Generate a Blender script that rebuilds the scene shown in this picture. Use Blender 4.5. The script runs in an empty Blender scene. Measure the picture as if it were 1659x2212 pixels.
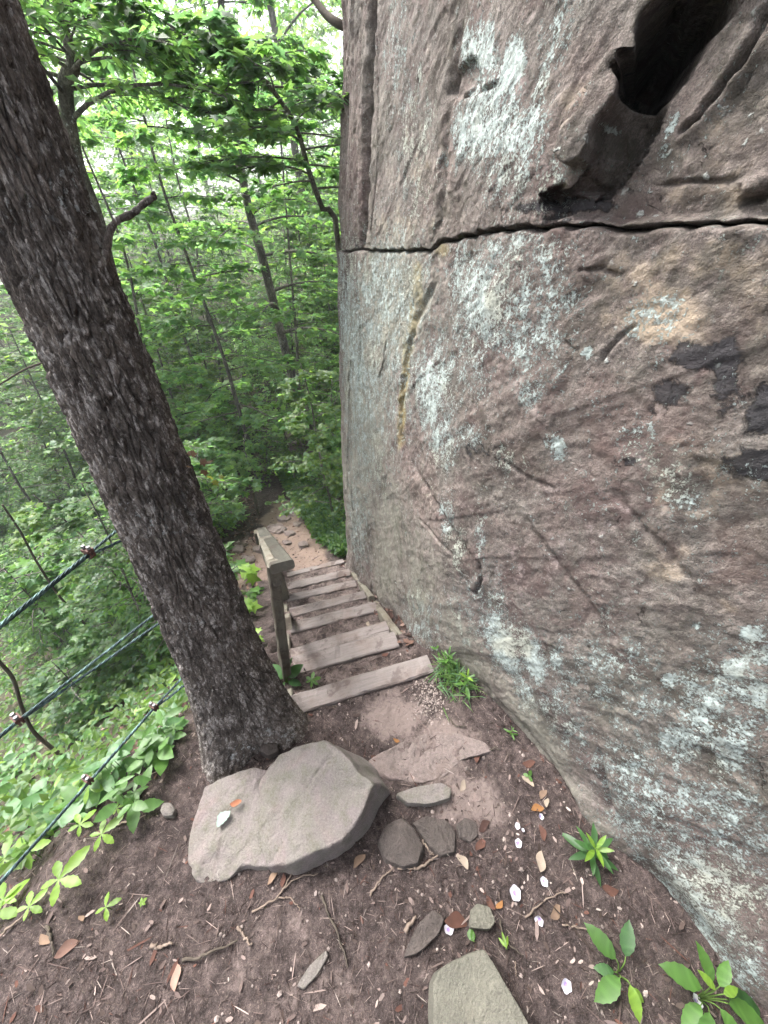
import bpy, math, random
import numpy as np
from mathutils import Vector, Matrix
rnd = random.Random(7)
R = math.radians

# ------------------------------------------------------------------ camera, sky, sun, exposure
scene = bpy.context.scene
EYE = np.array([0.0, 0.0, 1.6]); PITCH = R(36.5)
cd = bpy.data.cameras.new('camera'); cam = bpy.data.objects.new('camera', cd)
scene.collection.objects.link(cam); scene.camera = cam
cam.location = EYE; cam.rotation_euler = (math.pi/2 - PITCH, 0, 0)
cd.sensor_fit = 'HORIZONTAL'; cd.sensor_width = 36; cd.lens = 18
cd.clip_start = 0.02; cd.clip_end = 500

SUN_EL, SUN_AZ = R(56), R(-55)          # soft light from the upper left
world = bpy.data.worlds.new('World'); scene.world = world; world.use_nodes = True
wn = world.node_tree; bg = wn.nodes['Background']
sky = wn.nodes.new('ShaderNodeTexSky'); sky.sky_type = 'NISHITA'; sky.sun_disc = False
sky.sun_elevation = SUN_EL; sky.sun_rotation = SUN_AZ
sky.air_density = 0.7; sky.dust_density = 6.0; sky.ozone_density = 0.6
hs = wn.nodes.new('ShaderNodeHueSaturation'); hs.inputs['Saturation'].default_value = 0.36
wn.links.new(sky.outputs[0], hs.inputs['Color']); wn.links.new(hs.outputs[0], bg.inputs[0])
bg.inputs[1].default_value = 0.135
sl = bpy.data.lights.new('sun', 'SUN'); sl.energy = 1.5; sl.angle = R(24); sl.color = (1.0, 0.98, 0.96)
so = bpy.data.objects.new('sun', sl); scene.collection.objects.link(so)
sdir = Vector((math.sin(SUN_AZ)*math.cos(SUN_EL), math.cos(SUN_AZ)*math.cos(SUN_EL), math.sin(SUN_EL)))
so.rotation_euler = sdir.to_track_quat('Z', 'Y').to_euler()
vs = scene.view_settings; vs.view_transform = 'Standard'; vs.look = 'None'; vs.gamma = 1.0
vs.use_curve_mapping = False; vs.exposure = 2.36
cy = scene.cycles
cy.use_denoising = True; cy.max_bounces = 5; cy.diffuse_bounces = 3; cy.transmission_bounces = 3; cy.use_adaptive_sampling = True; cy.adaptive_threshold = .03
cy.glossy_bounces = 2; cy.volume_bounces = 0; cy.caustics_reflective = False; cy.caustics_refractive = False

# ------------------------------------------------------------------ pixels (1659 x 2212 grid) to directions
FP, CX, CY = 829.5, 829.5, 1106.0
SP, CP = math.sin(PITCH), math.cos(PITCH)
def ray(px, py):
    u = (px-CX)/FP; v = (py-CY)/FP
    return np.array([u, CP - v*SP, -(SP + v*CP)])
def atz(px, py, z):
    d = ray(px, py); return EYE + d*((z-EYE[2])/d[2])
def aty(px, py, Y):
    d = ray(px, py); return EYE + d*(Y/d[1])

# ------------------------------------------------------------------ noise in numpy
def _h(ix, iy, iz, seed):
    n = (ix.astype(np.int64)*374761393 + iy.astype(np.int64)*668265263 + iz.astype(np.int64)*2147483647 + seed*144665) & 0xffffffff
    n = ((n ^ (n >> 13))*1274126177) & 0xffffffff
    n = ((n ^ (n >> 16))*2246822519) & 0xffffffff
    return ((n ^ (n >> 15)) & 0xffffff)/float(0xffffff)
def vnoise(p, seed=0):
    p = np.asarray(p, float); i = np.floor(p); f = p-i; i = i.astype(np.int64); w = f*f*f*(f*(f*6-15)+10)
    r = 0
    for dx in (0, 1):
        for dy in (0, 1):
            for dz in (0, 1):
                wt = (w[:, 0] if dx else 1-w[:, 0])*(w[:, 1] if dy else 1-w[:, 1])*(w[:, 2] if dz else 1-w[:, 2])
                r = r + wt*_h(i[:, 0]+dx, i[:, 1]+dy, i[:, 2]+dz, seed)
    return r*2-1
def fbm(p, octv=4, seed=0, gain=.5):
    p = np.asarray(p, float); a = 1.0; s = 0; t = 0
    for k in range(octv):
        s = s + a*vnoise(p, seed+k*17); t += a; a *= gain; p = p*2.03 + 11.7
    return s/t
def worley(p, seed=0):
    """2D cell noise: nearest distance, second distance, cell value"""
    p = np.asarray(p, float); i = np.floor(p).astype(np.int64)
    d1 = np.full(len(p), 9.); d2 = np.full(len(p), 9.); cv = np.zeros(len(p))
    z = np.zeros(len(p), np.int64)
    for dx in (-1, 0, 1):
        for dy in (-1, 0, 1):
            cxx, cyy = i[:, 0]+dx, i[:, 1]+dy
            qx = cxx + _h(cxx, cyy, z, seed); qy = cyy + _h(cxx, cyy, z+1, seed)
            d = np.hypot(qx-p[:, 0], qy-p[:, 1]); val = _h(cxx, cyy, z+2, seed)
            near = d < d1
            d2 = np.where(near, d1, np.minimum(d2, d)); cv = np.where(near, val, cv); d1 = np.where(near, d, d1)
    return d1, d2, cv
def sstep(a, b, x):
    t = np.clip((x-a)/(b-a), 0, 1); return t*t*(3-2*t)
def p3(a, b, c=0.0):
    a = np.asarray(a, float); return np.stack([a, np.asarray(b, float)+0*a, np.asarray(c, float)+0*a], -1)

# ------------------------------------------------------------------ mesh helpers
COL = scene.collection
def build(name, V, F, mat=None, parent=None, smooth=True, attrs=None, loc=None):
    me = bpy.data.meshes.new(name); V = np.asarray(V, np.float32)
    Fs = F if isinstance(F, list) else [F]
    Fs = [np.asarray(f, np.int32) for f in Fs if len(f)]
    me.vertices.add(len(V)); me.vertices.foreach_set('co', V.ravel())
    me.loops.add(sum(f.size for f in Fs)); me.loops.foreach_set('vertex_index', np.concatenate([f.ravel() for f in Fs]))
    st = []; o = 0
    for f in Fs:
        st.append(o + np.arange(len(f))*f.shape[1]); o += f.size
    st = np.concatenate(st).astype(np.int32)
    me.polygons.add(len(st)); me.polygons.foreach_set('loop_start', st)
    me.update(calc_edges=True)
    me.polygons.foreach_set('use_smooth', np.full(len(st), smooth))
    if attrs:
        for k, a in attrs.items():
            a = np.asarray(a, np.float32)
            if a.ndim == 1: a = np.stack([a, a, a, np.ones_like(a)], -1)
            if a.shape[1] == 3: a = np.concatenate([a, np.ones((len(a), 1), np.float32)], 1)
            at = me.attributes.new(k, 'FLOAT_COLOR', 'POINT'); at.data.foreach_set('color', a.ravel())
    if mat: me.materials.append(mat)
    me.validate()
    if name is None: return me
    ob = bpy.data.objects.new(name, me); COL.objects.link(ob)
    if parent: ob.parent = parent
    if loc is not None: ob.location = loc
    return ob
def grid_faces(nu, nv, closed_u=False):
    iu = np.arange(nu if closed_u else nu-1); iv = np.arange(nv-1)
    a, b = np.meshgrid(iu, iv, indexing='ij'); a2 = (a+1) % nu
    return np.stack([a*nv+b, a2*nv+b, a2*nv+b+1, a*nv+b+1], -1).reshape(-1, 4)
def tube(path, rad, n=8, cap=True):
    P = np.asarray(path, float); rad = np.broadcast_to(np.asarray(rad, float), (len(P),))
    T = np.gradient(P, axis=0); T /= np.linalg.norm(T, axis=1)[:, None]+1e-9
    ref = np.array([0, 0, 1.]) if abs(T[0, 2]) < .9 else np.array([1., 0, 0])
    V = []; nrm = np.cross(T[0], ref); nrm /= np.linalg.norm(nrm)
    th = np.arange(n)*2*math.pi/n
    for k in range(len(P)):
        nrm = nrm - T[k]*np.dot(nrm, T[k]); nrm /= np.linalg.norm(nrm)+1e-9
        b = np.cross(T[k], nrm)
        V.append(P[k] + rad[k]*(np.cos(th)[:, None]*nrm + np.sin(th)[:, None]*b))
    V = np.concatenate(V); F = []
    k, j = np.meshgrid(np.arange(len(P)-1), np.arange(n), indexing='ij'); j2 = (j+1) % n
    F = np.stack([k*n+j, k*n+j2, (k+1)*n+j2, (k+1)*n+j], -1).reshape(-1, 4)
    if cap:
        m = len(V); V = np.concatenate([V, P[:1], P[-1:]])
        jj = np.arange(n); c1 = np.stack([np.full(n, m), (jj+1) % n, jj], -1)
        o = (len(P)-1)*n; c2 = np.stack([np.full(n, m+1), o+jj, o+(jj+1) % n], -1)
        return V, [F, np.concatenate([c1, c2])]
    return V, [F]
def merge(parts):
    Vs = []; Q = []; T = []; o = 0
    for V, Fs in parts:
        Vs.append(V)
        for f in (Fs if isinstance(Fs, list) else [Fs]):
            f = np.asarray(f)
            if not len(f): continue
            (Q if f.shape[1] == 4 else T).append(f+o)
        o += len(V)
    out = []
    if Q: out.append(np.concatenate(Q))
    if T: out.append(np.concatenate(T))
    return np.concatenate(Vs), out
def smooth_path(pts, n):
    P = np.asarray(pts, float); m = len(P)
    Q = np.concatenate([[2*P[0]-P[1]], P, [2*P[-1]-P[-2]]]); out = []
    for t in np.linspace(0, m-1, n):
        i = min(int(t), m-2); f = t-i; a, b, c, d = Q[i], Q[i+1], Q[i+2], Q[i+3]
        out.append(.5*((2*b)+(c-a)*f+(2*a-5*b+4*c-d)*f*f+(3*b-a-3*c+d)*f**3))
    return np.array(out)
def tag(o, label=None, cat=None, group=None, kind=None):
    if label: o['label'] = label
    if cat: o['category'] = cat
    if group: o['group'] = group
    if kind: o['kind'] = kind
    return o
def empty(name, loc=(0, 0, 0), rz=0.0, scale=1.0):
    o = bpy.data.objects.new(name, None); COL.objects.link(o); o.empty_display_size = .05
    o.location = loc; o.rotation_euler = (0, 0, rz); o.scale = (scale,)*3
    return o

# ------------------------------------------------------------------ materials
def newmat(name):
    m = bpy.data.materials.new(name); m.use_nodes = True; nt = m.node_tree
    b = nt.nodes['Principled BSDF']; b.inputs['Roughness'].default_value = .9
    b.inputs['Specular IOR Level'].default_value = .2
    return m, nt, b
class G:
    """terse node graph builder"""
    def __init__(s, nt): s.nt = nt
    def n(s, t, **kw):
        nd = s.nt.nodes.new(t)
        for k, v in kw.items(): setattr(nd, k, v)
        return nd
    def put(s, sock, v):
        if hasattr(v, 'is_output') or isinstance(v, bpy.types.NodeSocket): s.nt.links.new(v, sock)
        else:
            if sock.type == 'RGBA' and len(v) == 3: v = (*v, 1)
            sock.default_value = v
    def coord(s, kind='Object'): return s.n('ShaderNodeTexCoord').outputs[kind]
    def mapping(s, vec, scale=(1, 1, 1), rot=(0, 0, 0)):
        m = s.n('ShaderNodeMapping'); s.put(m.inputs['Vector'], vec); m.inputs['Scale'].default_value = scale
        m.inputs['Rotation'].default_value = rot; return m.outputs[0]
    def noise(s, vec, scale, detail=4, rough=.55, dist=0.0, col=False):
        m = s.n('ShaderNodeTexNoise'); s.put(m.inputs['Vector'], vec); m.inputs['Scale'].default_value = scale
        m.inputs['Detail'].default_value = detail; m.inputs['Roughness'].default_value = rough
        m.inputs['Distortion'].default_value = dist
        return m.outputs['Color' if col else 'Fac']
    def voro(s, vec, scale, feature='F1', out='Distance'):
        m = s.n('ShaderNodeTexVoronoi', feature=feature); s.put(m.inputs['Vector'], vec); m.inputs['Scale'].default_value = scale
        return m.outputs[out]
    def ramp(s, fac, lo, hi, a=0.0, b=1.0):
        m = s.n('ShaderNodeMapRange', interpolation_type='SMOOTHSTEP'); s.put(m.inputs[0], fac)
        for k, v in zip((1, 2, 3, 4), (lo, hi, a, b)): s.put(m.inputs[k], v)
        return m.outputs[0]
    def math(s, op, a, b=0.0, clamp=False):
        m = s.n('ShaderNodeMath', operation=op, use_clamp=clamp); s.put(m.inputs[0], a); s.put(m.inputs[1], b); return m.outputs[0]
    def mix(s, fac, a, b, mode='MIX'):
        m = s.n('ShaderNodeMix', data_type='RGBA', blend_type=mode); s.put(m.inputs[0], fac); s.put(m.inputs[6], a); s.put(m.inputs[7], b)
        return m.outputs[2]
    def attr(s, name, out='Color'): return s.n('ShaderNodeAttribute', attribute_name=name).outputs[out]
    def sep(s, c):
        m = s.n('ShaderNodeSeparateColor'); s.put(m.inputs[0], c); return m.outputs
    def bump(s, h, strength, dist, normal=None):
        m = s.n('ShaderNodeBump'); m.inputs['Strength'].default_value = strength; m.inputs['Distance'].default_value = dist
        s.put(m.inputs['Height'], h)
        if normal is not None: s.put(m.inputs['Normal'], normal)
        return m.outputs[0]
    def rand(s): return s.n('ShaderNodeObjectInfo').outputs['Random']

def mat_rock(name, c1, c2, c3, scale=1.0, attrs=True, grain=.55):
    m, nt, b = newmat(name); g = G(nt); co = g.coord()
    n1 = g.noise(co, 3.0*scale, 6, .6, .6); n2 = g.noise(co, 14*scale, 6, .65); n3 = g.noise(co, 90*scale, 4, .7)
    col = g.mix(g.ramp(n1, .35, .65), c1, c2)
    col = g.mix(g.ramp(n2, .42, .68, 0, .75), col, c3)
    col = g.mix(g.ramp(g.noise(co, 2.1*scale, 5, .6, 1.2), .48, .66, 0, .5), col, (c2[0]*1.05, c2[1]*.93, c2[2]*.92))
    col = g.mix(grain, col, g.mix(1.0, col, g.ramp(n3, .25, .75, .45, 1.6), 'MULTIPLY'))
    # dark grains and pits
    col = g.mix(g.ramp(g.noise(co, 170*scale, 3, .6), .60, .70, 0, grain), col, (.03, .027, .025))
    fg = g.noise(co, 340, 3, .75)
    col = g.mix(1.0, col, g.ramp(fg, .30, .72, *((.62, 1.42) if attrs else (.84, 1.18))), 'MULTIPLY')
    h = g.math('ADD', g.math('MULTIPLY', n2, .6), g.math('MULTIPLY', n3, .35))
    if attrs:
        r, gr, bl = g.sep(g.attr('mask'))[:3]
        st = g.attr('stain')
        mo = g.noise(co, 8, 9, .72, .8); mo2 = g.noise(co, 1.7, 5, .6, .5)
        col = g.mix(g.ramp(mo, .46, .60, 0, .88), col, g.mix(g.ramp(mo2, .42, .58), (.062, .055, .045), (.092, .066, .061)))
        col = g.mix(g.ramp(g.noise(co, 19, 8, .75, .3), .53, .66, 0, .6), col, g.mix(g.ramp(mo2, .45, .6), (.27, .235, .20), (.30, .245, .235)))
        streak = g.noise(g.mapping(co, (9, 9, 1.6), (0, .25, 0)), 3.0, 5, .65, .4)
        col = g.mix(g.ramp(streak, .50, .72, 0, .6), col, (.085, .078, .066))
        col = g.mix(g.math('MULTIPLY', g.ramp(g.math('ADD', bl, g.math('MULTIPLY', g.math('SUBTRACT', n2, .5), 1.5)), .25, .8), .75), col, (.40, .32, .235))
        col = g.mix(g.math('MULTIPLY', g.ramp(g.math('ADD', g.sep(st)[0], g.math('MULTIPLY', g.math('SUBTRACT', n2, .5), .9)), .25, .75), .7), col, (.24, .19, .075))
        col = g.mix(g.math('MULTIPLY', g.ramp(g.math('ADD', g.sep(st)[1], g.math('MULTIPLY', g.math('SUBTRACT', n1, .5), .9)), .25, .85), .38), col, (.22, .135, .118))
        col = g.mix(g.math('MULTIPLY', g.ramp(g.math('ADD', g.sep(st)[2], g.math('MULTIPLY', g.math('SUBTRACT', n2, .5), .8)), .2, .8), .6), col, (.27, .265, .215))
        dk = g.ramp(g.math('ADD', gr, g.math('MULTIPLY', g.math('SUBTRACT', g.noise(co, 26, 8, .75, .5), .5), 2.6)), .36, .62)
        col = g.mix(g.math('MULTIPLY', dk, .85), col, (.028, .028, .032))
        co2 = g.n('ShaderNodeVectorMath', operation='ADD'); g.put(co2.inputs[0], co); g.put(co2.inputs[1], g.mix(1.0, g.noise(co, 30, 4, .7, 0, True), (.04, .04, .04), 'MULTIPLY')); co2 = co2.outputs[0]
        ck = g.n('ShaderNodeTexVoronoi', feature='DISTANCE_TO_EDGE'); g.put(ck.inputs['Vector'], g.mapping(co2, (1, 1, .45), (.3, .6, 0))); ck.inputs['Scale'].default_value = 7
        crack = g.math('MULTIPLY', g.ramp(ck.outputs['Distance'], .002, .009, 1, 0), g.ramp(g.noise(co, 6.5, 4, .6), .56, .64))
        col = g.mix(g.math('MULTIPLY', crack, .75), col, (.03, .026, .023)); h = g.math('SUBTRACT', h, g.math('MULTIPLY', crack, .5))
        h = g.math('ADD', h, g.math('MULTIPLY', dk, .35))
        lw = g.noise(g.mapping(co, (1.0, 1.0, .55), (0, .5, 0)), 30, 9, .75, .4); lf = g.noise(co, 150, 4, .8)
        lsum = g.math('ADD', g.math('ADD', r, g.math('MULTIPLY', g.math('SUBTRACT', lw, .5), 2.6)), g.math('MULTIPLY', g.math('SUBTRACT', lf, .5), 3.0))
        lm = g.ramp(lsum, .50, .70)
        lcol = g.mix(g.ramp(g.noise(co, 70, 4, .7), .35, .65), (.245, .28, .262), (.43, .505, .485))
        lcol = g.mix(g.ramp(g.noise(co, 4, 3, .6), .5, .65), lcol, (.40, .42, .36))
        col = g.mix(g.math('MULTIPLY', lm, .85), col, lcol)
        # single crisp lichen spots scattered everywhere
        sp = g.math('MULTIPLY', g.ramp(g.voro(co2, 30, 'F1'), .06, .20, 1, 0), g.ramp(g.noise(co, 5, 4), .50, .62))
        col = g.mix(g.math('MULTIPLY', sp, .7), col, (.44, .47, .44))
        h = g.math('ADD', h, g.math('MULTIPLY', g.math('ADD', lm, sp), .25))
        h = g.math('ADD', h, g.math('MULTIPLY', streak, .3))
    g.put(b.inputs['Base Color'], col)
    h = g.math('ADD', h, g.math('MULTIPLY', g.noise(co, 260*scale, 3, .7), .18))
    g.put(b.inputs['Normal'], g.bump(h, 1.0, .016 if attrs else .024))
    return m
def mat_leaf(name, trans=.58, tsat=1.7, var=.35):
    m, nt, b = newmat(name); g = G(nt); c = g.attr('tint'); rn = g.rand()
    c = g.mix(1.0, c, g.mix(rn, (1-var, 1-var, 1-var), (1+var*.7, 1+var*.5, 1+var*.2)), 'MULTIPLY')
    g.put(b.inputs['Base Color'], c); b.inputs['Roughness'].default_value = .45; b.inputs['Specular IOR Level'].default_value = .45
    t = g.n('ShaderNodeBsdfTranslucent'); g.put(t.inputs[0], g.mix(1.0, c, (2.9*tsat/1.7, 2.85*tsat/1.7, 2.1), 'MULTIPLY'))
    mx = g.n('ShaderNodeMixShader'); mx.inputs[0].default_value = trans
    nt.links.new(b.outputs[0], mx.inputs[1]); nt.links.new(t.outputs[0], mx.inputs[2])
    nt.links.new(mx.outputs[0], nt.nodes['Material Output'].inputs[0])
    return m
def mat_attr(name, rough=.85, spec=.2, var=.25):
    m, nt, b = newmat(name); g = G(nt); c = g.attr('tint'); co = g.coord()
    c = g.mix(1.0, c, g.mix(g.noise(co, 60, 4), (1-var,)*3, (1+var,)*3), 'MULTIPLY')
    g.put(b.inputs['Base Color'], c); b.inputs['Roughness'].default_value = rough; b.inputs['Specular IOR Level'].default_value = spec
    return m
def mat_bark(name, c1, c2, fleck, scale=1.0):
    m, nt, b = newmat(name); g = G(nt); co = g.coord()
    lo = g.mapping(co, (1, 1, .5))
    n1 = g.noise(lo, 30*scale, 6, .65, .3); n2 = g.noise(co, 5*scale, 4); n3 = g.noise(lo, 120*scale, 4, .7)
    col = g.mix(g.ramp(n1, .35, .65), c1, c2)
    col = g.mix(g.ramp(n2, .45, .7, 0, .5), col, (c2[0]*1.25, c2[1]*1.2, c2[2]*1.15))
    col = g.mix(g.ramp(g.math('ADD', g.math('MULTIPLY', n3, .6), g.math('MULTIPLY', n1, .5)), .56, .66, 0, .9), col, fleck)
    col = g.mix(1.0, col, g.ramp(g.noise(lo, 300*scale, 3, .7), .30, .72, .55, 1.55), 'MULTIPLY')
    lich = g.math('MULTIPLY', g.ramp(g.noise(co, 55, 5, .7), .56, .62), g.ramp(g.noise(co, 3.5, 3), .55, .68))
    col = g.mix(g.math('MULTIPLY', lich, .8), col, (.42, .45, .45))
    g.put(b.inputs['Base Color'], col)
    g.put(b.inputs['Normal'], g.bump(g.math('ADD', n1, g.math('MULTIPLY', n3, .6)), .8, .006/scale))
    return m
def mat_wood(name, c1, c2):
    m, nt, b = newmat(name); g = G(nt); co = g.coord(); rn = g.rand()
    off = g.n('ShaderNodeVectorMath', operation='ADD'); g.put(off.inputs[0], co)
    cb = g.n('ShaderNodeCombineXYZ'); g.put(cb.inputs[0], g.math('MULTIPLY', rn, 7.)); g.put(cb.inputs[1], g.math('MULTIPLY', rn, 3.)); nt.links.new(cb.outputs[0], off.inputs[1])
    st = g.mapping(off.outputs[0], (1.2, 14, 14))
    n1 = g.noise(st, 5, 6, .65, .8); n2 = g.noise(st, 24, 5, .7); n3 = g.noise(off.outputs[0], 7, 4, .6)
    col = g.mix(g.ramp(n1, .3, .7), c1, c2)
    col = g.mix(g.ramp(n2, .52, .72, 0, .5), col, (c1[0]*.45, c1[1]*.42, c1[2]*.4))
    col = g.mix(g.ramp(n3, .45, .7, 0, .55), col, (c1[0]*.8, c1[1]*.66, c1[2]*.58))
    dm = g.ramp(g.math('ADD', g.noise(co, 9, 6, .7, .6), g.math('MULTIPLY', g.math('SUBTRACT', n3, .5), .5)), .54, .66)
    col = g.mix(g.math('MULTIPLY', dm, .6), col, (.06, .044, .039))
    kn = g.ramp(g.voro(g.mapping(off.outputs[0], (1, 2.2, 2.2)), 5.5), .03, .10, 1, 0)
    col = g.mix(g.math('MULTIPLY', kn, .55), col, (.09, .06, .05))
    col = g.mix(g.math('MULTIPLY', g.ramp(rn, 0, 1), .25), col, (c1[0]*.6, c1[1]*.6, c1[2]*.6))
    g.put(b.inputs['Base Color'], col)
    g.put(b.inputs['Normal'], g.bump(g.math('ADD', n1, n2), .6, .004))
    return m
M = {}
M['cliff'] = mat_rock('sandstone_cliff', (.104, .094, .083), (.138, .114, .103), (.19, .169, .152))
M['boulder'] = mat_rock('boulder_stone', (.215, .198, .176), (.240, .205, .200), (.170, .163, .128), 2.0, False, .30)
M['darkstone'] = mat_rock('dark_stone', (.066, .056, .051), (.080, .066, .060), (.10, .084, .075), 1.0, False, .22)
M['slab'] = mat_rock('pink_slab', (.17, .138, .128), (.205, .165, .152), (.14, .115, .105), 1.0, False, .22)
M['greystone'] = mat_rock('grey_stone', (.135, .130, .106), (.165, .158, .128), (.11, .105, .086), 1.0, False, .22)
M['leaf'] = mat_leaf('foliage'); M['herb'] = mat_leaf('herb_leaf', .4, 1.7, .25)
M['litter'] = mat_attr('leaf_litter'); M['petal'] = mat_attr('petal', .6, .3, .08)
M['bark'] = mat_bark('furrowed_bark', (.042, .035, .031), (.108, .092, .082), (.27, .25, .235))
M['treebark'] = mat_bark('grey_bark', (.055, .050, .045), (.12, .11, .095), (.19, .18, .16), .6)
M['wood'] = mat_wood('weathered_tread', (.155, .134, .126), (.200, .175, .166))
M['railwood'] = mat_wood('weathered_post', (.135, .125, .10), (.185, .17, .14)); M['railtop'] = mat_wood('weathered_rail_sky_dimmed', (.052, .050, .042), (.078, .074, .062))  # same wood twice: rail darkened against sky light on top, shaded posts lighter
m_, nt_, b_ = newmat('stem'); b_.inputs['Base Color'].default_value = (.09, .15, .035, 1); M['stem'] = m_
m_, nt_, b_ = newmat('woody_twig'); g_ = G(nt_); g_.put(b_.inputs['Base Color'], g_.mix(g_.noise(g_.coord(), 50, 4), (.09, .065, .05), (.24, .19, .155))); M['twig'] = m_
m_, nt_, b_ = newmat('dark_stem'); g_ = G(nt_); g_.put(b_.inputs['Base Color'], g_.mix(g_.noise(g_.coord(), 50, 4), (.035, .028, .022), (.09, .075, .06))); M['darkstem'] = m_
m_, nt_, b_ = newmat('wire_rope'); g_ = G(nt_)
g_.put(b_.inputs['Base Color'], g_.mix(g_.ramp(g_.noise(g_.coord(), 45, 4), .45, .65), (.035, .055, .058), (.12, .20, .19)))
b_.inputs['Metallic'].default_value = .35; b_.inputs['Roughness'].default_value = .45; M['wire'] = m_
m_, nt_, b_ = newmat('rusty_clamp'); g_ = G(nt_)
g_.put(b_.inputs['Base Color'], g_.mix(g_.ramp(g_.noise(g_.coord(), 90, 5), .4, .6), (.05, .024, .020), (.095, .045, .036))); b_.inputs['Roughness'].default_value = .6; M['rust'] = m_
m_, nt_, b_ = newmat('zinc_nut'); b_.inputs['Base Color'].default_value = (.17, .17, .17, 1); b_.inputs['Metallic'].default_value = .4; b_.inputs['Roughness'].default_value = .6; M['zinc'] = m_

# ------------------------------------------------------------------ ground
SO = np.array([-.118, .89]); SA = np.array([-.3, .954]); SB = np.array([.954, .3])     # stair origin, heading, right
AK = [0, .27, .46, .745, .996, 1.27, 1.55, 1.855]; DZ = .15
def ab(x, y): return (x-SO[0])*SA[0]+(y-SO[1])*SA[1], (x-SO[0])*SB[0]+(y-SO[1])*SB[1]
def xy(a, b): return SO[0]+a*SA[0]+b*SB[0], SO[1]+a*SA[1]+b*SB[1]
def H(x, y, detail=True):
    x = np.atleast_1d(np.asarray(x, float)); y = np.atleast_1d(np.asarray(y, float)); a, b = ab(x, y)
    ramp = np.interp(a, [-50, .0, 1.9, 4.5, 7, 14, 45, 90], [0, 0, -1.16, -1.75, -1.95, -1.6, 1.2, 4.0])
    st = np.zeros_like(a)
    for k, ak in enumerate(AK):
        st -= DZ*sstep(ak+.03, ak+.055, a)
    # earth behind each timber slumps a little
    inst = sstep(-.40, -.33, b)*sstep(.42, .34, b)*sstep(1.98, 1.9, a)
    z = ramp*(1-inst) + st*inst
    edge = np.interp(a, [-1.2, -.5, .0, .3, 2.0, 3.0], [-1.12, -1.0, -.72, -.45, -.55, -.9])
    dl = np.maximum(0, edge-b)
    far = sstep(8, 24, a)
    z = z - (np.minimum(dl, 9)*.50*sstep(0, .5, dl) + 0)*(1-far) - np.minimum(dl, 9)*.1*far
    # bank rising right of the lower trail
    br = np.maximum(0, b-.30)*sstep(1.95, 3.0, a)
    z = z + np.minimum(br, 6)*.55
    if detail:
        q = p3(x, y, 0)
        amp = np.interp(np.abs(a), [0, 3, 10, 40], [1, 1.3, 4, 8])
        z = z + .016*fbm(q*3.1, 3, 3)*amp + .007*fbm(q*17, 3, 9)
        near = (np.abs(x) < 2.2) & (y < 3.6) & (y > -1)
        if near.any():
            z[near] += .0062*fbm(q[near]*55, 3, 19, .6) + .003*np.abs(vnoise(q[near]*120, 5))
    return z
def Hz(x, y): return float(H(x, y)[0])
def gp(px, py):
    """pixel to the ground it looks at"""
    d = ray(px, py); t = np.concatenate([np.linspace(.6, 6, 900), np.linspace(6, 60, 900)]); P = EYE + d*t[:, None]
    below = P[:, 2] < H(P[:, 0], P[:, 1]); k = int(np.argmax(below))
    if not below.any(): k = 500
    return np.array([P[k, 0], P[k, 1], Hz(P[k, 0], P[k, 1])])
def spaced(lo, flo, fhi, hi, fine, grow=1.13):
    c = list(np.arange(flo, fhi, fine)); s = fine; x = flo; left = []
    while x > lo: s *= grow; x -= s; left.append(x)
    s = fine; x = c[-1]; right = []
    while x < hi: s *= grow; x += s; right.append(x)
    return np.array(left[::-1]+c+right)
gx = spaced(-90, -1.6, 1.1, 60, .0092, 1.10); gy = spaced(-30, -.2, 3.0, 110, .0092, 1.09)
X, Y = np.meshgrid(gx, gy, indexing='ij'); xf, yf = X.ravel(), Y.ravel(); zf = H(xf, yf)
af, bf = ab(xf, yf)
def blobs(x, y, lst):
    r = np.zeros_like(x)
    for bx_, by_, rx, ry, s in lst:
        r = np.maximum(r, s*np.exp(-(((x-bx_)/rx)**2+((y-by_)/ry)**2)))
    return r
def gb(px, py, rx, ry, s):
    p = gp(px, py); return (p[0], p[1], rx, ry, s)
sand = .45*sstep(.02, .1, af)*sstep(1.95, 1.8, af)*sstep(-.42, -.3, bf)*sstep(.42, .3, bf) + blobs(xf, yf, [gb(860, 1550, .16, .10, 1), gb(950, 1590, .14, .09, .9), gb(1010, 1740, .13, .09, 1), gb(940, 1660, .15, .1, .8), gb(760, 1500, .15, .06, .5),  # stair earth lightened against the shade between timbers; the blobs are sand
                      gb(600, 2090, .3, .12, .35), gb(800, 2100, .25, .1, .3)])
bt = bf+.10*np.sin(af*2.3)+.10*vnoise(p3(xf*3, yf*3), 6); trail = sstep(1.75, 2.1, af)*sstep(-.50, -.25, bt)*sstep(.22, .05, bt)*sstep(4.3, 3.6, af)
trail = np.maximum(trail, .7*sstep(1.6, 2.2, af)*sstep(-1.5, -1.1, bf)*sstep(-.2, -.4, bf)*sstep(3.4, 2.6, af))
wood_floor = np.clip(sstep(-.05, -.5, bf+np.interp(af, [-1, 0, 1], [1.0, .6, .45]))+sstep(6.5, 8, af), 0, 1)*sstep(1.3, 2.4, np.hypot(xf, yf))
m, nt, b = newmat('forest_dirt'); g = G(nt); co = g.coord(); msk = g.sep(g.attr('mask'))
n1 = g.noise(co, 9, 6, .65); n2 = g.noise(co, 55, 5, .7, .5); n3 = g.noise(co, 260, 3, .7)
col = g.mix(g.ramp(n1, .3, .7), (.040, .030, .028), (.075, .057, .053))
col = g.mix(g.ramp(n2, .45, .68, 0, .8), col, (.022, .016, .014))
col = g.mix(g.ramp(n3, .56, .68, 0, .6), col, (.135, .105, .096))
col = g.mix(g.ramp(g.voro(co, 75), .12, .25, .55, 0), col, (.12, .092, .083))
col = g.mix(1.0, col, g.ramp(g.noise(co, 26, 6, .75, .4), .32, .68, .55, 1.5), 'MULTIPLY')
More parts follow.
